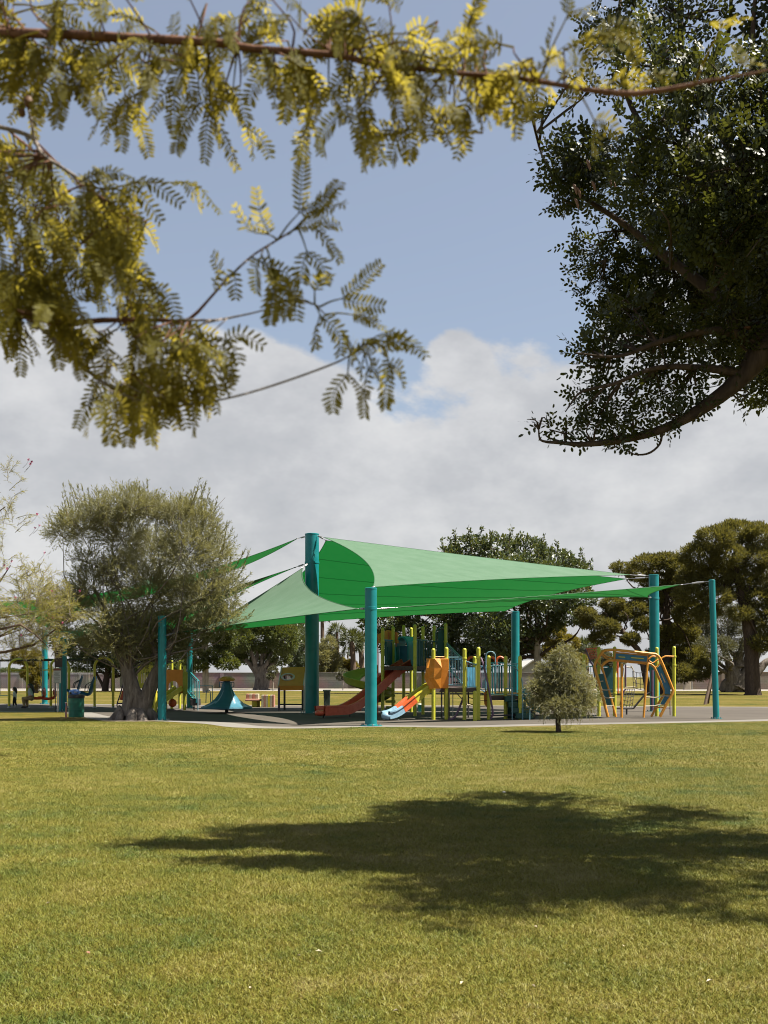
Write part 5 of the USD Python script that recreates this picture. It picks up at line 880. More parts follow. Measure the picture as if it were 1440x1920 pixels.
MB().sweep(uprof(0.4, 0.15, 0.04), smoothpath([at(976, 1298, 41.6), at(988, 1309, 42), at(998, 1322, 42.4), at(1010, 1330, 42.7)], 14), unit([0.4, 0.9, 0])).put('slide', MT['teal_plastic'], PT, smooth=40, label='small teal slide behind the stair')
pipe(PT, 'climbing_loop', [at(982, 1345, 42.6), at(985, 1304, 42.6), at(991, 1298, 42.5), at(997, 1312, 42.3), at(1003, 1342, 42.3)], 0.03, 'orange_plastic', 18)
pipe(PT, 'low_beam', [at(900, 1342, 40.2), at(960, 1341, 40.3), at(1015, 1341, 40.6)], 0.03, 'dark_steel', 8); MB().box(at(988, 1339, 41) , (0.6, 0.4, 0.32), bev=0.04).put('tunnel_box', MT['black_plastic'], PT)

# ---------------------------------------------------------------- orange arch climber and rope nets
CF = thing('arch_climber', 'orange tube arch climber with blue panels and rope nets', 'climbing frame', gp(1190, 1344))
cp = [post(CF, px, 1343.5, pt, None, clamps=cl) for px, pt, cl in ((1095, 1227.5, (1250,)), (1123, 1213, (1250, 1300)), (1152.5, 1212, (1250, 1300)), (1231.5, 1213, ()), (1264, 1211.5, (1231, 1247)))]
YA = 42.3
def px3(pts, Y): return [at(a, b, Y) for a, b in pts]
A = pipe(CF, 'arch_tube', px3([(1140, 1344.5), (1127, 1296), (1116, 1256), (1115.5, 1246), (1120, 1236), (1130, 1222), (1137, 1219), (1151, 1218.5), (1176, 1221), (1222, 1226), (1231, 1228), (1238, 1236), (1250, 1264), (1260, 1289), (1262, 1295), (1259, 1304), (1249, 1322), (1237.5, 1344)], YA), 0.055, 'amber_plastic', 90)
pipe(CF, 'arch_tube', px3([(1155, 1344.5), (1142, 1296), (1130, 1256), (1129.5, 1248), (1136, 1241), (1150, 1238), (1180, 1241), (1215, 1244.5), (1222, 1247), (1228, 1254), (1239, 1280), (1245.5, 1295), (1244, 1303), (1234, 1320), (1221, 1344)], YA + 0.12), 0.045, 'amber_plastic', 80)
pipe(CF, 'arch_leg', px3([(1165.7, 1346.5), (1165.7, 1300), (1165.7, 1244)], YA - 0.2), 0.05, 'amber_plastic', 6); pipe(CF, 'arch_leg', px3([(1206.8, 1345.5), (1210, 1300), (1214, 1243)], YA - 0.2), 0.042, 'amber_plastic', 6)
def flat(name, pts, Y, m, t=0.04):
    q = px3(pts, Y); return MB().prism([(p[0], p[2]) for p in q], (0, Y, 0), (1, 0, 0), (0, 0, 1), t).put(name, MT[m], CF)
fr = flat('panel', [(1152, 1222), (1216, 1228), (1215, 1243.5), (1151, 1238)], YA + 0.06, 'amber_plastic', 0.03)
flat('panel_face', [(1155, 1225), (1213.5, 1230.5), (1212.5, 1241), (1154, 1235.5)], YA + 0.035, 'blue_plastic', 0.035)
for a, b in ((1160, 1172), (1183, 1207)): flat('panel_slot', [(a, 1230.5 + (a - 1160) * 0.07), (b, 1231.6 + (b - 1172) * 0.07), (b, 1233.4 + (b - 1172) * 0.07), (a, 1232.2 + (a - 1160) * 0.07)], YA + 0.012, 'yellow_plastic', 0.02)
flat('panel_face', [(1231, 1253), (1238.5, 1247), (1257.5, 1291), (1256, 1302), (1246.5, 1301), (1247, 1294)], YA + 0.05, 'blue_plastic'); flat('panel_face', [(1246, 1305), (1254, 1307), (1246, 1320), (1238, 1320)], YA + 0.05, 'blue_plastic')
flat('panel_slot', [(1238.5, 1263), (1240.5, 1262.5), (1248, 1279), (1246, 1280)], YA + 0.022, 'cream_plastic', 0.02)
flat('panel_face', [(1122, 1264), (1131, 1263), (1147, 1323), (1138, 1323)], YA + 0.06, 'dark_teal')
for a, b, y in ((1121, 1131, 1277), (1125, 1148, 1293), (1132, 1152, 1308), (1137, 1150, 1323), (1211, 1246, 1307), (1209, 1240, 1323)): MB().tube(px3([(a, y), ((a + b) / 2, y + 0.8), (b, y - (2 if a > 1200 else 0))], YA + 0.02), 0.022, 7).put('rung', MT['cream_plastic'], CF)
MB().tube(px3([(1244, 1304.5), (1257, 1305.5)], YA + 0.06), 0.03, 7).put('rung', MT['cream_plastic'], CF); MB().tube(px3([(1236, 1321), (1246, 1321.5)], YA + 0.06), 0.03, 7).put('rung', MT['cream_plastic'], CF)
pipe(CF, 'cross_brace', px3([(1226, 1326), (1232, 1327), (1238, 1326), (1246, 1327)], YA + 0.05), 0.025, 'amber_plastic', 10)
for pts in ([(1216, 1236), (1222, 1231), (1230, 1231)], [(1217, 1239), (1224, 1243), (1232, 1238), (1239, 1235), (1246, 1231), (1252, 1230.5), (1263, 1231)], [(1228, 1252), (1234, 1248), (1237, 1242), (1237, 1236)], [(1128, 1227), (1136, 1234), (1150, 1240)], [(1127, 1222), (1138, 1231), (1151, 1233)], [(1119, 1240), (1128, 1248), (1136, 1243), (1148, 1235)]):
    pipe(CF, 'linking_tube', px3(pts, YA + 0.35), 0.03, 'amber_plastic', 14)
# nets and rope ladders behind
def net(p00, p10, p11, p01, nu, nv, r=0.012, m='black_rope', name='rope_net'):
    k = MB(); g = lambda u, v: (1 - u) * (1 - v) * np.array(p00) + u * (1 - v) * np.array(p10) + u * v * np.array(p11) + (1 - u) * v * np.array(p01) - np.array([0, 0, 0.10 * math.sin(math.pi * u) * (1 - v)])
    for u in np.linspace(0, 1, nu): k.tube([g(u, v) for v in np.linspace(0, 1, 6)], r, 4)
    for v in np.linspace(0, 1, nv): k.tube([g(u, v) for u in np.linspace(0, 1, 8)], r, 4)
    return k.put(name, MT[m], CF, smooth=False)
Yn = 44.6
net(at(1163, 1325, Yn), at(1185, 1325, Yn), at(1190, 1292, Yn + 0.7), at(1172, 1292, Yn + 0.7), 5, 6); net(at(1186, 1258, Yn), at(1214, 1256, Yn), at(1214, 1296, Yn), at(1188, 1290, Yn), 5, 4)
net(at(1100, 1215.5, Yn), at(1120, 1214.5, Yn), at(1122, 1232, Yn), at(1108, 1236, Yn), 6, 6, 0.010, 'red_plastic')
for pts, rr, m in (([(1098, 1217), (1120, 1215)], 0.02, 'red_plastic'), ([(1098, 1217), (1106, 1238), (1112, 1250), (1115, 1272)], 0.03, 'purple_steel'), ([(1156, 1328), (1185, 1328), (1190, 1325), (1207, 1305), (1220, 1298)], 0.04, 'dark_steel'), ([(1175, 1328), (1175, 1340)], 0.035, 'dark_steel'), ([(1103, 1326), (1118, 1325), (1122, 1320)], 0.03, 'red_plastic'), ([(1109, 1326), (1109, 1337)], 0.025, 'red_plastic'), ([(1223, 1256), (1223, 1300), (1223, 1332)], 0.05, 'purple_steel'), ([(1173, 1246), (1173, 1288)], 0.03, 'purple_steel'), ([(1213, 1248), (1210, 1268), (1208, 1290)], 0.03, 'purple_steel'), ([(1256, 1312), (1256.5, 1341)], 0.018, 'purple_steel'), ([(1248, 1328), (1257, 1328)], 0.015, 'purple_steel'), ([(1163, 1322), (1168, 1300), (1173, 1292)], 0.035, 'purple_steel'), ([(1156, 1262), (1158, 1240), (1159, 1300)], 0.03, 'burnt_orange')):
    pipe(CF, 'net_tube', px3(pts, Yn), rr, m, 14)
for pts in ([(1169, 1252), (1171, 1270), (1172, 1290)], [(1183, 1248), (1188, 1258), (1189, 1270), (1192, 1276), (1193, 1288)], [(1172, 1289), (1193, 1288)], [(1172, 1250), (1184, 1252)]): pipe(CF, 'rope_ladder', px3(pts, Yn + 0.2), 0.022, 'cream_plastic', 12)
railing(CF, cp[0] + [0, 1.0, 0], cp[2] + [0, 1.2, 0], (0.86, 1.95), (0.86, 1.95), 9, 'teal_plastic'); pnlY = cp[1] + [0.35, 1.1, 0]
MB().box(pnlY + [0.25, 0, 1.4], (0.5, 0.06, 1.0), bev=0.02).put('back_panel', MT['dark_teal'], CF); deck(CF, [cp[0] + [-0.5, 0.1, 0], cp[1] + [0, 0.1, 0], cp[2] + [0, 0.3, 0], cp[2] + [0, 1.4, 0], cp[0] + [-0.5, 1.3, 0]], 0.80, 0.1)

# ---------------------------------------------------------------- slanted amber play panel with an oval window
HP = thing('porthole_shelter', 'slanted amber play panel with an oval porthole on dark legs', 'play panel', gp(548, 1332))
Y0 = gd(1332); c00, c10 = at(522, 1287, Y0 - 0.35), at(569, 1286, Y0 - 0.35); c01, c11 = at(528, 1252, Y0 + 0.45), at(575, 1249, Y0 + 0.45); u = c10 - c00; v = c01 - c00; Lu, Lv = np.linalg.norm(u), np.linalg.norm(v); uu = u / Lu; vv = unit(v - uu * (v @ uu)); ov = Point(0, 0).buffer(1, 24)
from shapely import affinity
oc = affinity.translate(affinity.scale(ov, 0.25, 0.17), Lu * 0.36, Lv * 0.46); oo = affinity.translate(affinity.scale(ov, 0.32, 0.22), Lu * 0.36, Lv * 0.46); sk = (v @ uu)
pl = MB().prism(Polygon([(0, 0), (Lu, 0), (Lu + sk, Lv), (sk, Lv)]).difference(oc), c00, uu, vv, 0.05).put('roof_panel', MT['amber_plastic'], HP); MB().prism(oo.difference(oc), c00 - np.cross(uu, vv) * -0.035, uu, vv, 0.05).put('porthole_ring', MT['white_paint'], pl)
MB().beam(c00 - [0, 0, 0.09], c10 - [0, 0, 0.09], 0.05, 0.2, bev=0.02).put('front_lip', MT['orange_plastic'], HP)
for a, b in ((c00, c01), (c10, c11)): MB().beam(a, b, 0.05, 0.14, bev=0.02).put('edge_board', MT['white_paint'], HP)
for px, yy, m in ((523, -0.35, 'purple_steel'), (533.5, 0.45, 'dark_steel'), (567.5, 0.45, 'dark_steel'), (571, -0.35, 'white_paint')): MB().tube([at(px, 0, Y0 + yy) * [1, 1, 0], [at(px, 0, Y0 + yy)[0], Y0 + yy, 1.05 if yy < 0 else 1.75]], 0.05, 9).put('leg', MT[m], HP)
for a, b, y in ((523, 571, 1321),): MB().tube([at(a, y, Y0 + 0.1), at(b, y, Y0 + 0.1)], 0.03, 7).put('cross_bar', MT['dark_steel'], HP)

# ---------------------------------------------------------------- blue cone spinner
SP = thing('spinner', 'teal blue cone shaped spinner with an orange cap', 'spinner', gp(425, 1337)); b = gp(425, 1337); s = b[1] / F
prof = [(0.10, 1.36), (0.15, 1.30), (0.19, 1.16), (0.24, 1.0), (0.34, 0.80), (0.50, 0.58), (0.72, 0.40), (0.96, 0.29), (1.06, 0.25), (1.08, 0.19), (1.04, 0.16), (0.9, 0.16)]; prof = [(a, z + 0.02) for a, z in prof]; bd = MB().lathe(prof, b, 40).put('cone', MT['cone_blue'], SP)
for a0 in (-2.55, -2.15, -0.95, -0.62, 0.5, 1.6, 2.5):       # pale worn bands moulded on the cone
    V = []; zz = [0.42, 0.55, 0.75, 0.95] if abs(a0 + 2.15) < 0.1 or abs(a0 + 0.95) < 0.1 else [0.27, 0.30, 0.36, 0.44, 0.52]
    P_ = np.array(prof)[::-1]; o = np.argsort(P_[:, 1])
    for k, z in enumerate(zz):
        rr = float(np.interp(z, P_[o, 1][1:], P_[o, 0][1:])) + 0.012; w = 0.14 * (1 if len(zz) == 5 else 0.45) * (1 - 0.1 * k); tw = 0.08 * k
        V += [b + [rr * math.cos(a0 + tw - w), rr * math.sin(a0 + tw - w), z], b + [rr * math.cos(a0 + tw), rr * math.sin(a0 + tw), z + 0.004], b + [rr * math.cos(a0 + tw + w), rr * math.sin(a0 + tw + w), z]]
    Fq = [[3 * k + j, 3 * k + j + 1, 3 * k + j + 4, 3 * k + j + 3] for k in range(len(zz) - 1) for j in range(2)]; MB().add(V, Fq).put('pale_band', MT['pale_blue_plastic'], bd, smooth=True)
MB().lathe([(0.05, 1.34), (0.30, 1.36), (0.36, 1.41), (0.33, 1.46), (0.18, 1.54), (0.0, 1.58)], b, 8).put('cap', MT['amber_plastic'], SP, smooth=False)
MB().lathe([(0.07, 1.30), (0.07, 0.0)], b, 12).put('axle', MT['dark_steel'], SP)
for k in range(6): a = k * 1.047 + 0.3; MB().tube(smoothpath([b + [0.18 * math.cos(a), 0.18 * math.sin(a), 1.28], b + [0.30 * math.cos(a), 0.30 * math.sin(a), 1.30], b + [0.30 * math.cos(a), 0.30 * math.sin(a), 1.12], b + [0.22 * math.cos(a), 0.22 * math.sin(a), 1.10]], 10), 0.016, 6).put('grip', MT['blue_plastic'], SP)

# striped block bench
BB = thing('block_bench', 'low bench between two pink and cream striped blocks', 'bench', gp(488, 1326)); y = gd(1326); xL, xR = at(460, 0, y)[0], at(515, 0, y)[0]
def striped(x0, x1, z0, z1, yy, cols):
    w = (x1 - x0) / len(cols)
    for k, m in enumerate(cols): MB().box((x0 + w * (k + 0.5), yy, (z0 + z1) / 2), (w - 0.006, 0.55, z1 - z0), bev=0.012).put('block', MT[m], BB)
striped(xR - 0.64, xR, 0.0, at(0, 1303, y)[2], y, ['cream_plastic', 'pink_block', 'cream_plastic', 'yellow_plastic', 'cream_plastic', 'pink_block']); striped(xL, xL + 0.62, at(0, 1313, y + 0.5)[2], at(0, 1301, y + 0.5)[2], y + 0.5, ['pink_block', 'cream_plastic', 'pink_block', 'cream_plastic'])
MB().box(((xL + xR - 0.64) / 2, y + 0.1, 0.36), (xR - 0.64 - xL, 0.5, 0.1), bev=0.02).put('seat', MT['pink_block'], BB); MB().box((xL + 0.5, y + 0.4, 0.16), (0.4, 0.4, 0.32), bev=0.02).put('foot', MT['yellow_plastic'], BB); MB().box((xR - 1.0, y + 0.2, 0.16), (0.25, 0.4, 0.32), bev=0.02).put('foot', MT['yellow_plastic'], BB)

# ---------------------------------------------------------------- small play structure behind the olive trunk
PS = thing('small_play_structure', 'smaller play structure with orange arch panel and yellow slide behind the olive trunk', 'play structure', gp(320, 1331)); sp_ = [post(PS, px, 1332, pt, Y, clamps=()) for px, pt, Y in ((346, 1248, 50.9), (322, 1238, 53), (337, 1236, 53.4), (283, 1238, 52.5), (261, 1244, 52), (311, 1250, 50.9))]
post(PS, 291.5, 1336, 1292, None, 'yellow_plastic')
a, c = sp_[5], sp_[0]; L = c[0] - a[0]; hole = Polygon([(0.14, -0.05), (L - 0.26, -0.05), (L - 0.26, 0.30)] + [((L - 0.12) / 2 + (L - 0.40) / 2 * math.cos(t), 0.30 + 0.24 * math.sin(t)) for t in np.linspace(0, np.pi, 9)] + [(0.14, 0.30)])
MB().prism(sbox(0.03, 0, L - 0.06, 1.05).difference(hole), a + [0, -0.09, 0.80], (1, 0, 0), (0, 0, 1), 0.05).put('arch_panel', MT['orange_plastic'], PS)
MB().sweep(uprof(0.42, 0.18, 0.05), smoothpath([a + [0.62, -0.05, 0.95], a + [0.35, -0.45, 0.72], a + [0.0, -0.95, 0.42], a + [-0.3, -1.35, 0.2], a + [-0.55, -1.6, 0.16]], 16), unit([0.8, -0.6, 0])).put('slide', MT['yellow_plastic'], PS, smooth=40)
MB().ball(a + [0.34, -0.2, 0.34], 0.19, 2).put('ball_bumper', MT['burnt_orange'], PS)
pz = MB().prism(sbox(0, 0, 0.22, 1.0), c + [-0.06, -0.1, 0.74], (1, 0, 0), (0, 0, 1), 0.05).put('side_panel', MT['lime_plastic'], PS)
deck(PS, [a + [0.1, 0.1, 0], c + [0, 0.1, 0], sp_[2] + [0.1, 0, 0], sp_[1] + [-0.2, 0, 0]], 0.9, 0.12)
w0, w1 = sp_[4], sp_[3]; Lw = w1[0] - w0[0] + 0.2
slots = None
for k in range(6):
    q = sbox(0.12 + 0.1 * k, 0.25, 0.16 + 0.1 * k, 0.78); slots = q if slots is None else slots.union(q)
MB().prism(sbox(0, 0, max(0.75, Lw), 1.08).difference(slots), w0 + [0, -0.08, 0.98], (1, 0, 0), (0, 0, 1), 0.05).put('slotted_panel', MT['yellow_plastic'], PS)
st0, st1 = c + [0.12, 0.1, 0], at(368, 0, 50.6) * [1, 1, 0]
railing(PS, st0, st1, (0.85, 1.72), (0.35, 1.32), 7, 'teal_plastic', 0.022, 0.014); railing(PS, st0 + [0, 0.8, 0], st1 + [0, 0.8, 0], (0.85, 1.72), (0.35, 1.32), 7, 'teal_plastic', 0.022, 0.014)
for k in range(3): MB().box(st0 + (st1 - st0) * ((k + 0.6) / 3) + [0, 0.4, 0.78 - 0.24 * k], (0.26, 0.8, 0.06)).put('stair_tread', MT['deck_brown'], PS)
pipe(PS, 'stair_handrail', [st1 + [0, 0, 1.32], st1 + [0.06, 0, 1.26], st1 + [0.07, 0, 0.0]], 0.022, 'blue_rail', 8); pipe(PS, 'stair_leg', [st1 + [-0.12, 0.1, 0.5], st1 + [-0.12, 0.1, 0]], 0.03, 'dark_steel', 3, False); MB().box(st1 + [-0.1, 0.4, 0.38], (0.35, 0.8, 0.3), bev=0.02).put('stair_riser', MT['dark_steel'], PS)
YR = 53.5
for pts in ([(368, 1286), (396, 1286), (398, 1289), (398, 1318)], [(386, 1318), (387, 1297), (390, 1294), (394, 1297), (395, 1318)]): pipe(PS, 'grab_rail', [at(p, q, YR) for p, q in pts], 0.022, 'blue_rail', 16)
# leaning rocker panel left of the olive trunk
RK = thing('seesaw_panel', 'leaning cream and brown play board on a dark frame left of the olive trunk', 'play board', gp(231, 1328)); y = 52.6
def quad(name, pts, m, t=0.06):
    q = [at(a, b, y) for a, b in pts]; MB().prism([(p[0], p[2]) for p in q], (0, y, 0), (1, 0, 0), (0, 0, 1), t).put(name, MT[m], RK)
quad('backrest', [(225, 1288), (225, 1272), (229, 1263), (235, 1261), (241, 1266), (240, 1293), (236, 1294)], 'cream_plastic'); quad('seat_board', [(231, 1291), (240, 1294), (237, 1314), (224, 1312)], 'red_plastic')
for pts in ([(236, 1262), (226, 1300), (220, 1318), (220, 1325), (223, 1329)], [(243, 1290), (234, 1318), (228, 1330)], [(220, 1319), (238, 1319)]): pipe(RK, 'frame_tube', [at(a, b, y - 0.1) for a, b in pts], 0.03, 'purple_steel', 14)

# ---------------------------------------------------------------- swing set
SW = thing('swing_set', 'swing set of yellow hoops under a long black top beam', 'swing set', gp(100, 1328)); ys = gd(1328)
def hoop(xa, xb, top, dy=0.0):
    a, c = at(xa, 0, ys + dy)[0], at(xb, 0, ys + dy)[0]; rr = (c - a) / 2; h = at(0, top, ys + dy)[2]; yv = lambda x: ys + dy * 1.0 + (x - (a + c) / 2) * 0.15
    pts = [(a, yv(a), 0)] + [((a + c) / 2 - rr * math.cos(t), yv((a + c) / 2 - rr * math.cos(t)), h - rr + rr * math.sin(t)) for t in np.linspace(0, np.pi, 17)] + [(c, yv(c), 0)]
    MB().tube(pts, 0.062, 12).put('hoop', MT['yellow_plastic'], SW, smooth=60)
    for x in (a, c): MB().lathe([(0.11, 0.0), (0.11, 0.02), (0.066, 0.03), (0.066, 0.1)], (x, yv(x), 0.012), 12).put('foot_plate', MT['galvanised'], SW)
hoop(178, 211.5, 1233.5); hoop(96, 128.5, 1234.5); hoop(18, 50.5, 1236); hoop(-64, -31, 1238)
zb = at(0, 1237.5, ys)[2]
MB().tube([(at(-90, 0, ys)[0], ys, zb - 0.05), (at(196, 0, ys)[0], ys, zb + 0.03)], 0.055, 10).put('top_beam', MT['black_plastic'], SW)
pipe(SW, 'cross_bar', [at(18, 1256.5, ys), at(50.5, 1256, ys)], 0.03, 'yellow_plastic', 3, False); pipe(SW, 'cross_bar', [at(80, 1256.5, ys), at(97, 1256, ys)], 0.03, 'yellow_plastic', 3, False)
def chain(a, b):
    k = MB(); n = int(np.linalg.norm(np.subtract(b, a)) / 0.075); d = unit(np.subtract(b, a))
    for i in range(n):
        c = np.asarray(a) + (np.subtract(b, a)) * (i + 0.5) / n; sdv = unit(np.cross(d, (0.3, 1, 0.1))) if i % 2 else unit(np.cross(d, (1, 0.2, 0.1))); k.beam(c - d * 0.046, c + d * 0.046, 0.016, 0.016)
    return k
def swing(label, px, py, m, scale, yaw, group=None):
    """a reclined bucket seat on two chains; px, py: the middle of the pan"""
    c = at(px, py, ys + 0.05); t = thing('bucket_swing', label, 'swing', c); R = lambda q: c + np.array([q[0] * scale * math.cos(yaw) - q[1] * math.sin(yaw), q[0] * scale * math.sin(yaw) + q[1] * math.cos(yaw), q[2] * scale])
    pr = np.array([(-0.50, 0.02), (-0.44, 0.06), (-0.2, 0.0), (0.0, -0.04), (0.14, 0.0), (0.26, 0.20), (0.36, 0.50), (0.44, 0.74), (0.42, 0.78)]); up = smoothpath(np.c_[pr[:, 0], np.zeros(len(pr)), pr[:, 1]], 26); V = []; W = np.interp(np.linspace(0, 1, 26), [0, .1, .4, .6, .9, 1], [.10, .2, .24, .27, .24, .12])
    for q, w in zip(up, W):
        for j, a in enumerate(np.linspace(-1, 1, 7)): V.append(R((q[0] - 0.05 * a * a * (q[2] > 0.15) , a * w, q[2] + 0.11 * a ** 4)))
    V = np.array(V); Fq = [[i * 7 + j, i * 7 + j + 1, (i + 1) * 7 + j + 1, (i + 1) * 7 + j] for i in range(25) for j in range(6)]; V2 = V - [0.03, 0, 0.035]; mb = MB(); mb.add(V, Fq); mb.add(V2, [q[::-1] for q in Fq]); mb.put('seat_shell', MT[m], t, smooth=60)
    for s_ in (-1, 1):
        MB().tube(smoothpath([R((0.30, s_ * 0.22, 0.62)), R((0.02, s_ * 0.25, 0.46)), R((-0.06, s_ * 0.2, 0.18))], 8), 0.022, 6).put('harness_bar', MT['black_plastic'], t); p = R((0.12, s_ * 0.26, 0.40)); chain(p, (c[0] + 0.05, c[1] + s_ * 0.26, zb - 0.05)).put('chain', MT['galvanised'], t, smooth=False)
    return t
swing('reclined blue bucket swing half hidden behind the blue bag', 140, 1297, 'blue_plastic', 0.92, 0.12); swing('blue bucket swing nearest the empty yellow hoop', 164, 1302, 'blue_plastic', 1.0, -0.08)
def redswing(label, px, py):
    c = at(px, py, ys); t = thing('red_swing', label, 'swing', c); V = []
    up = smoothpath([(-0.62, 0, 0.0), (-0.3, 0, -0.06), (0.0, 0, -0.05), (0.16, 0, 0.02), (0.22, 0, 0.2), (0.2, 0, 0.36), (0.14, 0, 0.42)], 24); W = np.interp(np.linspace(0, 1, 24), [0, .2, .5, .8, 1], [.12, .16, .25, .26, .18])
    for q, w in zip(up, W):
        for a in np.linspace(-1, 1, 7): V.append(c + [q[0] - 0.06 * a * a * (q[2] > 0.1), a * w, q[2] + 0.10 * a ** 4])
    Fq = [[i * 7 + j, i * 7 + j + 1, (i + 1) * 7 + j + 1, (i + 1) * 7 + j] for i in range(23) for j in range(6)]; V = np.array(V); mb = MB(); mb.add(V, Fq); mb.add(V - [0.02, 0, 0.03], [q[::-1] for q in Fq]); mb.put('seat_shell', MT['red_plastic'], t, smooth=60)
    for s_ in (-1, 1): chain(c + [0.1, s_ * 0.25, 0.1], (c[0], c[1] + s_ * 0.25, zb - 0.05)).put('chain', MT['galvanised'], t, smooth=False)
redswing('red swing seat that the grey shirted person sits beside', 77, 1308.5); redswing('red swing seat directly left of the sign post', 97, 1309)
c = at(8, 1304, ys); t = thing('small_swing', 'small teal swing seat hanging at the left edge', 'swing', c); MB().box(c, (0.42, 0.16, 0.03), bev=0.01).put('seat', MT['teal_plastic'], t); [chain(c + [s_ * 0.19, 0, 0.01], (c[0] + s_ * 0.19, ys, zb - 0.05)).put('chain', MT['galvanised'], t, smooth=False) for s_ in (-1, 1)]

# ---------------------------------------------------------------- trash cans, sign, stakes
cn = gp(143, 1346); t = thing('trash_can', 'green ribbed steel trash can at the edge of the lawn', 'trash can', cn); s = cn[1] / F; rc = 14.3 * s
MB().lathe([(0, 0.03), (rc * 0.97, 0.03), (rc, 0.05), (rc, 0.27), (rc * 1.03, 0.285), (rc * 1.03, 0.31), (rc, 0.325), (rc, 0.52), (rc * 1.03, 0.535), (rc * 1.03, 0.56), (rc, 0.575), (rc, 0.82), (rc * 0.93, 0.82), (rc * 0.93, 0.2)], cn, 32).put('drum', MT['bin_green'], t); MB().lathe([(rc, 0.74), (rc * 1.07, 0.75), (rc * 1.09, 0.80), (rc * 1.07, 0.86), (rc * 0.9, 0.87), (rc * 0.72, 0.83)], cn, 32).put('rim_lid', MT['black_plastic'], t)
r = np.random.default_rng(91); bg = trimesh.creation.icosphere(4); v = np.array(bg.vertices); v = v * (1 + 0.28 * (meshkit.fbm(v * 2.6 + 4, 4, 5)[:, None] - 0.5) + 0.10 * (meshkit.noise(v * 9, 3)[:, None] - 0.5)); v = v * [0.21, 0.19, 0.125]; v[:, 2] = np.maximum(v[:, 2], -0.10)
bc = cn + [-0.06, 0, 0.955]; bagt = thing('plastic_bag', 'crumpled blue plastic bag with a dark opening on the green trash can', 'bag', bc); MB().add(v + bc, bg.faces).put('bag', MT['bag_blue'], bagt, smooth=50); MB().ball(bc + [-0.09, -0.155, -0.02], (0.075, 0.03, 0.045), 2).put('opening', MT['black_plastic'], bagt); MB().prism([(0, 0), (0.10, 0.0), (0.11, 0.02), (0.01, 0.022)], bc + [0.03, -0.185, 0.0], (1, 0, 0), (0, 0, 1), 0.01).put('printed_patch', MT['white_paint'], bagt, smooth=False); MB().prism([(0, 0), (0.05, 0.0), (0.06, 0.012), (0.0, 0.014)], bc + [0.02, -0.18, 0.04], (1, 0, 0), (0, 0, 1), 0.012).put('printed_patch', MT['white_paint'], bagt, smooth=False)
mk = gp(124, 1346.5); t = thing('marker_post', 'short pale pink marker post touching the trash can', 'marker post', mk); MB().box(mk + [0, 0, 0.29], (0.075, 0.05, 0.58), bev=0.012).put('post', MT['pink_block'], t); MB().box(mk + [-0.02, -0.03, 0.48], (0.02, 0.01, 0.12)).put('sticker', MT['bag_blue'], t); MB().box(mk + [0, 0, 0.585], (0.08, 0.055, 0.03), bev=0.01).put('cap', MT['white_paint'], t)
bn = gp(613, 1323.5); t = thing('litter_bin', 'slim dark green litter bin behind the tallest pole', 'trash can', bn); s = bn[1] / F
MB().prism([(-0.15, 0.0), (0.15, 0.0), (0.17, 0.76), (-0.17, 0.76)], bn, (1, 0, 0), (0, 0, 1), 0.34).put('body', MT['bin_dark'], t); MB().box(bn + [0, 0, 0.80], (0.40, 0.40, 0.09), bev=0.02).put('lid', MT['bin_dark'], t); MB().box(bn + [0.14, -0.19, 0.69], (0.05, 0.05, 0.10), bev=0.01).put('handle', MT['black_plastic'], t)
t2 = gp(788.5, 1335); t = thing('litter_bin', 'small teal bin under the tower behind the pale blue slide end', 'trash can', t2)
MB().lathe([(0, 0), (0.10, 0), (0.13, 0.28), (0.14, 0.30), (0.11, 0.30)], t2, 16).put('body', MT['teal_plastic'], t); MB().lathe([(0.14, 0.30), (0.15, 0.31), (0.13, 0.35), (0, 0.37)], t2, 16).put('lid', MT['white_paint'], t)
sg = gp(108.5, 1335.5); t = thing('park_sign', 'grey rules sign on a thin white post with a reddish heading strip', 'sign', sg); y = sg[1]
MB().box(sg + [0, 0, at(0, 1280, y)[2] / 2], (0.05, 0.05, at(0, 1280, y)[2]), bev=0.008).put('post', MT['white_paint'], t)
x0, x1 = at(101, 0, y)[0], at(115, 0, y)[0]; z0, z1, z2 = at(0, 1281, y)[2], at(0, 1257.5, y)[2], at(0, 1253.5, y)[2]; fy = y - 0.05
sb_ = MB().box(((x0 + x1) / 2, fy, (z0 + z1) / 2), (x1 - x0, 0.02, z1 - z0), bev=0.006).put('board', MT['sign_grey'], t)
MB().box(((x0 + x1) / 2, fy, (z1 + z2) / 2 + 0.004), (x1 - x0, 0.022, z2 - z1), bev=0.004).put('heading_strip', MT['sign_red'], t)
for k in range(9): MB().box(((x0 + x1) / 2 - 0.02 * (k % 3), fy - 0.012, z1 - 0.06 - k * 0.055), ((x1 - x0) * (0.8 - 0.08 * ((k * 7) % 4)), 0.004, 0.012)).put('text_line', MT['sign_ink'], sb_)
nb = thing('notice_board', 'tall dark brown slatted board above the grey rules sign', 'sign', (sg[0], y + 0.12, 0)); zt = at(0, 1207, y)[2]; xm = (x0 + x1) / 2; yb = y + 0.12
MB().box((xm, yb, (z2 + zt) / 2 + 0.03), (x1 - x0 + 0.02, 0.03, zt - z2 - 0.06), bev=0.006).put('board', MT['sign_brown'], nb)
for k in range(6): MB().box((xm + 0.02, yb - 0.02, zt - 0.08 - k * 0.10), ((x1 - x0) * 0.72, 0.012, 0.028)).put('text_line', MT['cream_plastic'], nb)
for k in range(7): MB().box((xm, yb - 0.02, z2 + 0.06 + k * 0.06), ((x1 - x0) * 0.9, 0.01, 0.012)).put('slat', MT['deck_brown'], nb)
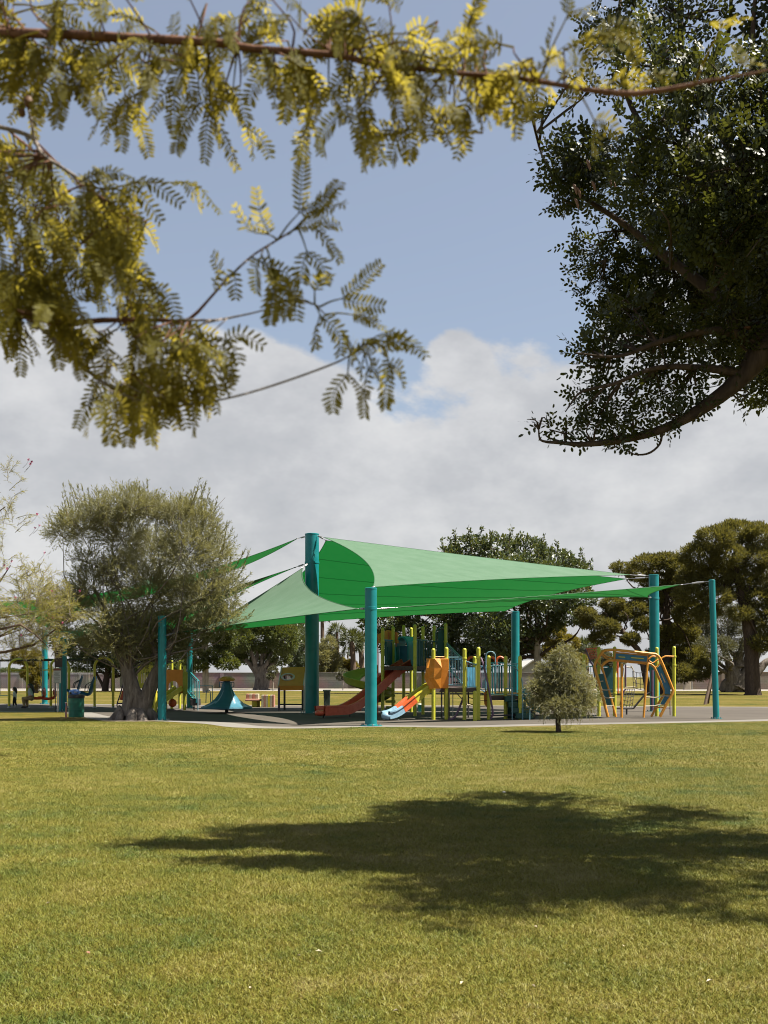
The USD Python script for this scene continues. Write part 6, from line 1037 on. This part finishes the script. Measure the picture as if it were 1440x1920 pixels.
for s_ in (-1, 1): MB().tube([(xm + s_ * 0.14, yb + 0.03, 0), (xm + s_ * 0.14, yb + 0.03, zt)], 0.018, 6).put('board_post', MT['dark_steel'], nb)
k0, k1 = gp(1322, 1321), at(1336, 1262, gd(1321) + 0.8); t = thing('leaning_stake', 'dark brown stake leaning on the lawn left of the slim pole', 'stake', k0); MB().tube([k0 - [0.01, 0, 0.05], (k0 + k1) / 2, k1], [0.09, 0.085, 0.08], 8, rough=0.1, fr=6).put('stake', MT['brown_wood'], t); MB().tube([k1 - [0, 0, 0.1], (k1[0] + 0.02, k1[1] + 0.9, 0)], 0.05, 6, rough=0.1, fr=6).put('prop', MT['brown_wood'], t)
# utility litter on the lawn
lt = gp(945, 1490); put(MB().box(lt + [0, 0, 0.035], (0.035, 0.05, 0.02), bev=0.006).mesh(), 'paper_scrap', MT['white_paint'], None, label='tiny white paper scrap on the sunny middle of the lawn', cat='litter')

rl = np.random.default_rng(97)
for px, py in [(1170, 1782), (598, 1792), (866, 1852), (660, 1752), (1004, 1745), (300, 1742), (165, 1795), (1330, 1848), (742, 1905), (470, 1862), (90, 1700), (1240, 1460), (985, 1468), (560, 1800), (1000, 1858), (395, 1658)]:
    c = gp(px, py); a = rl.random() * 6.28; L = rl.uniform(0.022, 0.04); d = np.array([math.cos(a), math.sin(a), 0.15]); s = np.array([-math.sin(a), math.cos(a), 0]); q = c + [0, 0, 0.026]
    V = [q - d * L / 2, q + s * L * 0.28 + [0, 0, 0.006], q + d * L / 2, q - s * L * 0.28 + [0, 0, 0.008], q + [0, 0, -0.002]]
    put((np.array(V), np.array([[0, 4, 1], [1, 4, 2], [2, 4, 3], [3, 4, 0]])), 'fallen_leaf', MT['pink_block' if px % 2 else 'cream_plastic'], None, smooth=False, label='small pale dry leaf lying on the mown lawn', cat='leaf', group='dry leaves scattered on the lawn')

# ---------------------------------------------------------------- people
def person(label, J, cloth, hair_pts, hair_r, head_c, head_r, look, hands, sc):
    """J: chains of (point, radius) that make one skin; cloth: (name, material, chains, swell)"""
    def hullchain(chains, swell=0.0, edge=0.03):
        M = None
        for ch in chains:
            for (a, ra), (b, rb) in zip(ch[:-1], ch[1:]):
                h = m3.Manifold.batch_hull([m3.Manifold.sphere(ra + swell, 14).translate(tuple(map(float, a))), m3.Manifold.sphere(rb + swell, 14).translate(tuple(map(float, b)))]); M = h if M is None else M + h
        mm = M.refine_to_length(edge).to_mesh(); tm = trimesh.Trimesh(mm.vert_properties[:, :3], mm.tri_verts, process=True); trimesh.smoothing.filter_taubin(tm, iterations=8); return tm
    t = thing('person', label, 'person', J[0][0][0] * np.array([1, 1, 0])); head = trimesh.creation.icosphere(3); v = np.array(head.vertices) * [0.86, 0.76, 1.08]
    f = np.exp(-((v[:, 0] + 0.8) ** 2 / 0.05 + v[:, 1] ** 2 / 0.02 + (v[:, 2] + 0.12) ** 2 / 0.05)); v[:, 0] -= 0.22 * f                                       # nose, facing -x
    f = np.exp(-((v[:, 0] + 0.75) ** 2 / 0.06 + v[:, 1] ** 2 / 0.05 + (v[:, 2] + 0.62) ** 2 / 0.03)); v[:, 0] -= 0.10 * f                                      # chin
    for s_ in (-1, 1): f = np.exp(-((v[:, 0] + 0.72) ** 2 / 0.04 + (v[:, 1] - s_ * 0.3) ** 2 / 0.015 + (v[:, 2] - 0.08) ** 2 / 0.012)); v[:, 0] += 0.10 * f    # eye sockets
    ca, sa = math.cos(look), math.sin(look); v = v @ np.array([[ca, sa, 0], [-sa, ca, 0], [0, 0, 1]]); body = hullchain(J)
    fing = MB()
    for hp, hd_, hn in hands:
        hp, hd_, hn = np.asarray(hp), unit(hd_), unit(hn); sdv = unit(np.cross(hd_, hn)); fing.ball(hp + hd_ * 0.035 * sc, np.array([0.036, 0.036, 0.036]) * sc, 1)
        for k in range(4): q = hp + hd_ * 0.06 * sc + sdv * (k - 1.5) * 0.019 * sc; l = (0.062, 0.072, 0.068, 0.054)[k] * sc; fing.tube([q, q + hd_ * l * 0.5, q + hd_ * l * 0.85 + hn * l * 0.35], [0.0095 * sc, 0.009 * sc, 0.007 * sc], 6)
        fing.tube([hp + sdv * 0.02 * sc, hp + sdv * 0.05 * sc + hd_ * 0.03 * sc, hp + sdv * 0.055 * sc + hd_ * 0.06 * sc + hn * 0.01 * sc], [0.011 * sc, 0.010 * sc, 0.008 * sc], 6)
    b = MB(); b.add(body.vertices, body.faces); b.add(v * head_r + head_c, head.faces)
    for s_ in (-1, 1): e = np.array([[ca, -sa, 0], [sa, ca, 0], [0, 0, 1]]) @ np.array([0.0, s_ * 0.78, -0.02]); b.ball(head_c + e * head_r, head_r * 0.16, 1)
    fv, ff = fing.mesh(); b.add(fv, ff); bd_ = b.put('body', MT['skin'], t, smooth=60)
    for s_ in (-1, 1): e = np.array([[ca, -sa, 0], [sa, ca, 0], [0, 0, 1]]) @ np.array([-0.68, s_ * 0.3, 0.08]); MB().ball(head_c + e * head_r, head_r * 0.09, 1).put('eye', MT['hair_black'], t)
    e = np.array([[ca, -sa, 0], [sa, ca, 0], [0, 0, 1]]) @ np.array([-0.77, 0, -0.42]); MB().ball(head_c + e * head_r, np.array([0.05, 0.2, 0.04]) * head_r, 1).put('mouth', MT['sign_red'], t)
    h = MB(); hm = hullchain([list(zip(c_, r_)) for c_, r_ in zip(hair_pts, hair_r)], 0, 0.02); h.add(hm.vertices, hm.faces); h.put('hair', MT['hair_black'], t, smooth=60)
    for nm, m, chains, sw in cloth: c_ = hullchain(chains, sw); put((np.array(c_.vertices), np.array(c_.faces)), nm, MT[m], t, smooth=60)
# adult seated on the front of the red swing, facing left
yA = ys - 0.12; f0 = at(52, 1327, yA) * [1, 1, 0]
def A_(px, py, dy=0.0): return at(px, py, yA + dy)
hip = A_(59, 1309); chest = A_(57.5, 1297); neck = A_(57.5, 1290.8); hd0 = A_(55.3, 1286.6)
legs = [[(hip + [0, s_ * 0.09, 0], 0.095), (A_(43.5 if s_ < 0 else 47, 1309.5, s_ * 0.11), 0.066), (A_(45 if s_ < 0 else 51, 1322.5, s_ * 0.11), 0.042), (A_(44.5 if s_ < 0 else 50.5, 1325.3, s_ * 0.11), 0.036), (A_(41 if s_ < 0 else 47, 1326.2, s_ * 0.11), 0.026)] for s_ in (-1, 1)]
arms = [[(chest + [0, s_ * 0.17, 0.10], 0.052), (A_(60.5, 1302.5, s_ * 0.22), 0.041), (A_(53.5, 1306.5, s_ * 0.15), 0.03)] for s_ in (-1, 1)]
tor = [[(hip, 0.12), (A_(58.5, 1303), 0.115), (chest, 0.13), (chest + [0, 0, 0.10], 0.10)], [(chest + [0, -0.15, 0.10], 0.06), (chest + [0, 0.15, 0.10], 0.06)], [(chest + [0, 0, 0.1], 0.06), (neck, 0.05), (hd0, 0.05)]]
person('seated adult in grey shirt and tan trousers with long dark hair facing left', tor + legs + arms, [('shirt', 'shirt_grey', tor[:2] + [[a[0], a[1]] for a in arms], 0.014), ('trousers', 'trousers_tan', [[(hip, 0.12), (hip + [0.0, 0, 0.05], 0.12)]] + [l[:3] for l in legs], 0.014), ('shoes', 'leggings_black', [[l[3], l[4]] for l in legs], 0.012)],
       [[hd0 + [0.01, 0, 0.05], hd0 + [0.06, 0, 0.03], hd0 + [0.12, 0, -0.10], hd0 + [0.17, 0, -0.24], hd0 + [0.17, 0, -0.34]]], [[0.085, 0.10, 0.10, 0.08, 0.05]], hd0, 0.112, 0.0, [(A_(53.5, 1306.5, s_ * 0.15), (-1, 0, -0.3), (0, 0, -1)) for s_ in (-1, 1)], 1.0)
# child standing at the left, facing left
yC2 = ys + 0.2
def C_(px, py, dy=0.0): return at(px, py, yC2 + dy)
hip = C_(28, 1308.5); chest = C_(27.6, 1300); neck = C_(27.2, 1296); hd0 = C_(26.4, 1292.2)
legs = [[(hip + [0, s_ * 0.05, 0], 0.058), (C_(25.5 if s_ < 0 else 28.5, 1315.5, s_ * 0.06), 0.042), (C_(25.2 if s_ < 0 else 30.6, 1322, s_ * 0.06), 0.028), (C_(25 if s_ < 0 else 30.8, 1323.6, s_ * 0.06), 0.026), (C_(22.8 if s_ < 0 else 28.8, 1324.2, s_ * 0.06), 0.02)] for s_ in (-1, 1)]
arms = [[(chest + [0, s_ * 0.10, 0.04], 0.034), (C_(26, 1304, s_ * 0.13), 0.026), (C_(21.8, 1302.6, s_ * 0.10), 0.020)] for s_ in (-1, 1)]
tor = [[(hip, 0.075), (chest, 0.08), (chest + [0, 0, 0.05], 0.06)], [(chest + [0, -0.09, 0.05], 0.036), (chest + [0, 0.09, 0.05], 0.036)], [(chest + [0, 0, 0.05], 0.04), (neck, 0.032), (hd0, 0.04)]]
person('small child in white shirt and black leggings standing by a yellow hoop', tor + legs + arms, [('shirt', 'shirt_white', tor[:2] + [[a[0], a[1]] for a in arms], 0.012), ('leggings', 'leggings_black', [[(hip, 0.072), (hip + [0, 0, -0.02], 0.07)]] + [l[:3] for l in legs], 0.010), ('shoes', 'white_paint', [[l[3], l[4]] for l in legs], 0.012)],
       [[hd0 + [0.005, 0, 0.045], hd0 + [0.05, 0, 0.02], hd0 + [0.09, 0, -0.08], hd0 + [0.10, 0, -0.20]]], [[0.07, 0.082, 0.07, 0.04]], hd0, 0.088, 0.0, [(C_(21.8, 1302.6, s_ * 0.10), (-1, 0, 0.1), (0, 0, -1)) for s_ in (-1, 1)], 0.62)
